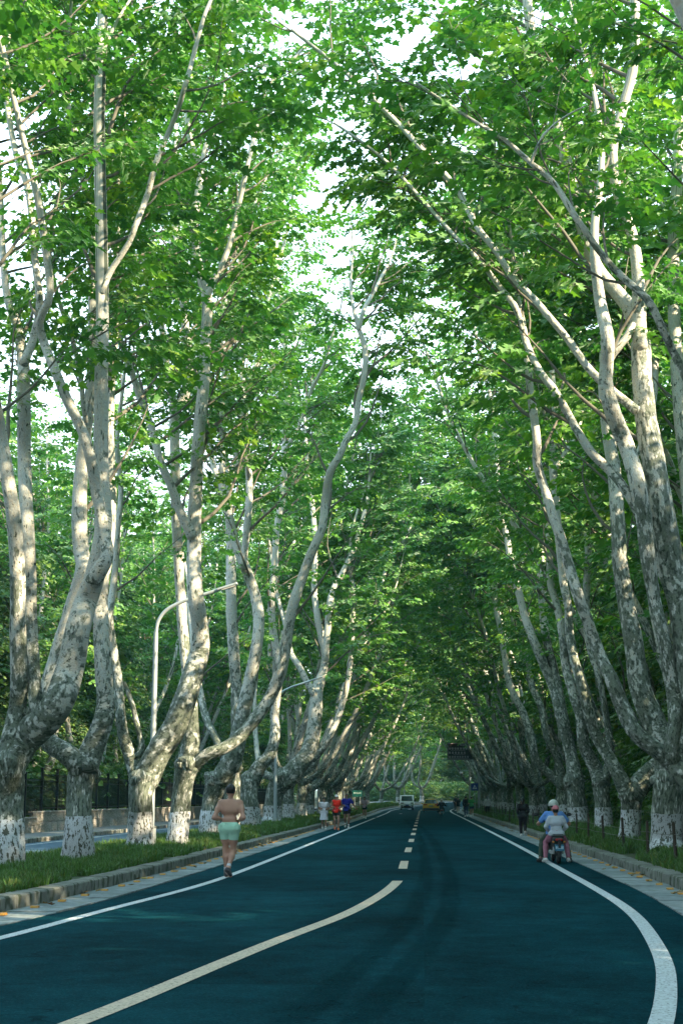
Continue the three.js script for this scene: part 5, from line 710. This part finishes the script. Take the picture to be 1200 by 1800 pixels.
{ // taxi, seen from behind
  const z = 162, t = thing('taxi', 'yellow taxi with a roof sign driving away in the right lane', 'car', [0.93, gy(0.93, z) + 0.01, -z], Math.PI), yel = std([0.62, 0.36, 0.012], 0.3, {}), W = 1.78;
  part(t, 'body', profile([[2.25, 0.32], [2.3, 0.6], [2.15, 0.78], [1.1, 0.92], [-1.55, 0.98], [-2.2, 0.96], [-2.3, 0.72], [-2.28, 0.36], [-1.9, 0.24], [1.9, 0.24]], W, 0.09), yel);
  part(t, 'roof', profile([[0.45, 1.42], [0.1, 1.47], [-0.7, 1.46], [-1.1, 1.40]], 1.22, 0.05), yel);
  const gl = (n, a, b, c, d) => part(t, n, quad(a, b, c, d), carGlass);
  gl('rear_window', [-0.72, 0.99, -1.72], [0.72, 0.99, -1.72], [0.56, 1.40, -1.08], [-0.56, 1.40, -1.08]); gl('windscreen', [0.76, 0.94, 1.1], [-0.76, 0.94, 1.1], [-0.58, 1.42, 0.45], [0.58, 1.42, 0.45]);
  for (const s of [-1, 1]) { gl('side_window', [s * 0.80, 0.97, -1.5], [s * 0.80, 0.95, 1.0], [s * 0.60, 1.43, 0.42], [s * 0.60, 1.41, -1.05]); part(t, 'pillar', new THREE.TubeGeometry(new THREE.LineCurve3(V(s * 0.76, 0.97, -1.68), V(s * 0.585, 1.41, -1.06)), 4, 0.04, 6), yel); part(t, 'pillar', new THREE.TubeGeometry(new THREE.LineCurve3(V(s * 0.78, 0.94, 1.06), V(s * 0.59, 1.42, 0.44)), 4, 0.035, 6), yel); part(t, 'tail_light', box(0.4, 0.13, 0.05, s * 0.62, 0.86, -2.3, 0.02), redLamp); part(t, 'mirror', box(0.16, 0.12, 0.08, s * 0.98, 0.98, 0.75, 0.03), yel); }
  part(t, 'rear_bumper', box(1.72, 0.24, 0.1, 0, 0.38, -2.33, 0.04), trim); const p = part(t, 'number_plate', box(0.44, 0.14, 0.02, 0, 0.72, -2.375, 0.005), std([0.02, 0.16, 0.12], 0.4)); part(p, 'lettering', quad([0.21, 0.66, -2.387], [-0.21, 0.66, -2.387], [-0.21, 0.78, -2.387], [0.21, 0.78, -2.387]), new THREE.MeshStandardMaterial({ map: plateTex('#1c6b52', '#e8eee9', 5), roughness: 0.4 }));
  part(t, 'roof_sign', box(0.62, 0.13, 0.16, 0, 1.56, -0.2, 0.03), std([0.65, 0.62, 0.5], 0.4)); for (const s of [-1, 1]) for (const q of [1.4, -1.42]) wheel(t, s * 0.78, q, 0.31, 0.2);
}
{ // van, seen from the front
  const z = 181, x = -2.15 + bend(181), t = thing('van', 'white minivan coming towards the camera in the left lane', 'van', [x, gy(x, z) + 0.01, -z], 0.02), wh = std([0.72, 0.74, 0.76], 0.35), W = 1.68;
  part(t, 'body', profile([[2.0, 0.3], [2.08, 0.7], [1.98, 0.95], [1.75, 1.06], [1.1, 1.72], [0.8, 1.82], [-1.95, 1.8], [-2.05, 1.5], [-2.05, 0.3]], W, 0.1), wh);
  part(t, 'windscreen', quad([-0.70, 1.12, 1.775], [0.70, 1.12, 1.775], [0.64, 1.70, 1.205], [-0.64, 1.70, 1.205]), carGlass);
  for (const s of [-1, 1]) { part(t, 'headlight', box(0.36, 0.12, 0.1, s * 0.6, 0.86, 2.06, 0.03), std([0.06, 0.065, 0.07], 0.15)); part(t, 'fog_light', box(0.2, 0.16, 0.06, s * 0.64, 0.5, 2.12, 0.03), trim); part(t, 'mirror', box(0.2, 0.16, 0.1, s * 0.98, 1.15, 1.45, 0.04), trim); part(t, 'side_window', quad([s * 0.846, 1.08, 1.3], [s * 0.846, 1.08, -1.7], [s * 0.846, 1.6, -1.7], [s * 0.846, 1.6, 0.95]), carGlass); for (const q of [1.35, -1.4]) wheel(t, s * 0.72, q, 0.31, 0.2); }
  part(t, 'grille', box(0.86, 0.1, 0.05, 0, 0.46, 2.13, 0.02), trim); part(t, 'bumper', box(1.5, 0.14, 0.1, 0, 0.33, 2.08, 0.04), trim); part(t, 'wiper', new THREE.TubeGeometry(new THREE.LineCurve3(V(0.45, 1.14, 1.78), V(-0.1, 1.22, 1.71)), 3, 0.012, 5), trim);
  part(t, 'number_plate', box(0.44, 0.14, 0.02, 0, 0.6, 2.15, 0.005), std([0.02, 0.05, 0.25], 0.4));
}
function scooter(label, pos, turn, paint, boxCol) {
  const t = thing('motor_scooter', label, 'motor scooter', pos, turn), pm = std(paint, 0.35);
  wheel(t, 0, -0.5, 0.22, 0.1); wheel(t, 0, 0.66, 0.22, 0.1);
  part(t, 'rear_body', profile([[-0.62, 0.62], [-0.72, 0.58], [-0.6, 0.4], [-0.3, 0.32], [0.02, 0.3], [0.05, 0.5], [-0.05, 0.58]], 0.24, 0.05), pm);
  part(t, 'seat', profile([[0.3, 0.57], [0.28, 0.64], [-0.1, 0.63], [-0.2, 0.66], [-0.62, 0.68], [-0.66, 0.63], [-0.05, 0.57]], 0.27, 0.04), trim);
  part(t, 'footboard', box(0.3, 0.06, 0.42, 0, 0.3, 0.25, 0.02), trim); part(t, 'leg_shield', profile([[0.42, 0.3], [0.52, 0.32], [0.56, 0.78], [0.5, 0.82]], 0.34, 0.03), pm);
  part(t, 'steering_column', new THREE.TubeGeometry(new THREE.LineCurve3(V(0, 0.45, 0.6), V(0, 0.95, 0.5)), 4, 0.03, 8), trim); for (const s of [-1, 1]) { part(t, 'fork', new THREE.TubeGeometry(new THREE.LineCurve3(V(s * 0.07, 0.22, 0.66), V(s * 0.05, 0.55, 0.58)), 4, 0.018, 6), steel); part(t, 'shock', new THREE.TubeGeometry(new THREE.LineCurve3(V(s * 0.1, 0.22, -0.52), V(s * 0.1, 0.52, -0.42)), 4, 0.022, 8), steel); const m = part(t, 'mirror', new THREE.SphereGeometry(0.055, 12, 8).scale(1.2, 0.8, 0.3).translate(s * 0.4, 1.12, 0.5), trim); part(m, 'stalk', new THREE.TubeGeometry(new THREE.QuadraticBezierCurve3(V(s * 0.2, 0.95, 0.5), V(s * 0.3, 1.1, 0.48), V(s * 0.38, 1.1, 0.5)), 6, 0.008, 5), trim); }
  part(t, 'handlebar', new THREE.TubeGeometry(new THREE.CatmullRomCurve3([V(-0.33, 0.92, 0.44), V(-0.18, 0.96, 0.5), V(0.18, 0.96, 0.5), V(0.33, 0.92, 0.44)]), 16, 0.017, 8), trim); part(t, 'headlight', new THREE.SphereGeometry(0.09, 14, 10).scale(1, 0.8, 0.8).translate(0, 0.86, 0.62), alloy);
  part(t, 'mudguard', new THREE.TorusGeometry(0.26, 0.05, 6, 14, 2.2).rotateY(Math.PI / 2).rotateX(-0.2).translate(0, 0.22, -0.5), trim); part(t, 'tail_light', box(0.16, 0.06, 0.04, 0, 0.55, -0.72, 0.015), redLamp); for (const s of [-1, 1]) part(t, 'indicator', box(0.05, 0.04, 0.04, s * 0.13, 0.5, -0.69, 0.012), std([0.5, 0.2, 0.02], 0.3));
  const p = part(t, 'number_plate', box(0.22, 0.15, 0.012, 0, 0.37, -0.8, 0.004), std(boxCol, 0.4)); part(p, 'lettering', quad([0.105, 0.3, -0.808], [-0.105, 0.3, -0.808], [-0.105, 0.44, -0.808], [0.105, 0.44, -0.808]), new THREE.MeshStandardMaterial({ map: plateTex('#2f6f8a', '#dfe9ee', 8), roughness: 0.4 })); part(t, 'plate_bracket', box(0.06, 0.2, 0.16, 0, 0.46, -0.73), trim);
  part(t, 'exhaust', new THREE.CylinderGeometry(0.045, 0.05, 0.42, 12).rotateX(Math.PI / 2).translate(0.17, 0.27, -0.5), steel);
  return t;
}
const sitting = (k, o) => { const S = (x, y, z) => V(x / k, y / k, z / k); return { hip: S(0, o.hip, o.z), chest: S(0, o.hip + 0.31 * k, o.z + o.lean * 0.5), neck: S(0, o.hip + 0.49 * k, o.z + o.lean), head: S(0, o.hip + 0.52 * k, o.z + o.lean * 1.08),
  hipL: S(0.09, o.hip - 0.01, o.z), hipR: S(-0.09, o.hip - 0.01, o.z), kneeL: S(o.kx, o.ky, o.kz), kneeR: S(-o.kx, o.ky, o.kz), ankleL: S(o.ax, o.ay, o.az), ankleR: S(-o.ax, o.ay, o.az), toeL: S(o.ax + 0.05, o.ay - 0.055, o.az + 0.16 * k), toeR: S(-o.ax - 0.05, o.ay - 0.055, o.az + 0.16 * k),
  shL: S(0.185 * k, o.hip + 0.44 * k, o.z + o.lean * 0.9), shR: S(-0.185 * k, o.hip + 0.44 * k, o.z + o.lean * 0.9), elL: S(o.ex, o.ey, o.ez), elR: S(-o.ex, o.ey, o.ez), wrL: S(o.wx, o.wy, o.wz), wrR: S(-o.wx, o.wy, o.wz) }; };
{
  const x = 3.17, z = 35.2, y = gy(x, z) + 0.006, turn = Math.PI + 0.02;
  scooter('dark motor scooter carrying two riders on the right edge line', [x, y, -z], turn, [0.02, 0.028, 0.03], [0.05, 0.16, 0.24]);
  person('', 'scooter rider in a light blue shirt and pale helmet, feet on the road', 'riders on the near scooter', [x, y, -z], turn, 1.68, sitting(1.68 / 1.72, { hip: 0.69, z: 0.1, lean: 0.14, kx: 0.27, ky: 0.5, kz: 0.4, ax: 0.35, ay: 0.09, az: 0.2, ex: 0.37, ey: 0.9, ez: 0.3, wx: 0.3, wy: 0.93, wz: 0.42 }), { top: ['tee', [0.10, 0.24, 0.55]], hem: 0.9, legs: ['trousers', [0.03, 0.055, 0.035]], helmet: [0.42, 0.45, 0.42], shoe: [0.01, 0.01, 0.012], sole: [0.02, 0.02, 0.02], cell: 0.016, wide: 1.1 });
  person('', 'child passenger in a white sweatshirt, pink trousers and pink helmet behind the rider', 'riders on the near scooter', [x, y, -z], turn, 1.38, sitting(1.38 / 1.72, { hip: 0.68, z: -0.24, lean: 0.05, kx: 0.24, ky: 0.47, kz: -0.02, ax: 0.27, ay: 0.1, az: -0.2, ex: 0.24, ey: 0.84, ez: -0.2, wx: 0.17, wy: 0.74, wz: -0.03 }), { top: ['long', [0.42, 0.46, 0.52]], hem: 0.88, legs: ['trousers', [0.34, 0.13, 0.19]], cap: [0.5, 0.16, 0.19], capSize: 1.16, shoe: [0.6, 0.62, 0.62], cell: 0.014, wide: 1.05 });
}
{
  const x = 1.66, z = 126, y = gy(x, z) + 0.006;
  scooter('far motor scooter with one rider in the middle of the right lane', [x, y, -z], Math.PI, [0.03, 0.03, 0.035], [0.05, 0.16, 0.12]);
  person('', 'rider in a black jacket and silver helmet on the far scooter', null, [x, y, -z], Math.PI, 1.72, sitting(1, { hip: 0.7, z: -0.1, lean: 0.1, kx: 0.18, ky: 0.55, kz: 0.3, ax: 0.14, ay: 0.4, az: 0.28, ex: 0.36, ey: 0.92, ez: 0.15, wx: 0.3, wy: 0.93, wz: 0.38 }), { top: ['long', black], legs: ['trousers', [0.012, 0.012, 0.015]], helmet: [0.5, 0.5, 0.5], shoe: [0.3, 0.3, 0.3], cell: 0.022 });
}
// ---------------------------------------------------------------- shadows for every mesh, then draw
scene.traverse((o) => { if (o.isMesh) { o.castShadow = true; o.receiveShadow = true; } });
renderer.render(scene, camera);
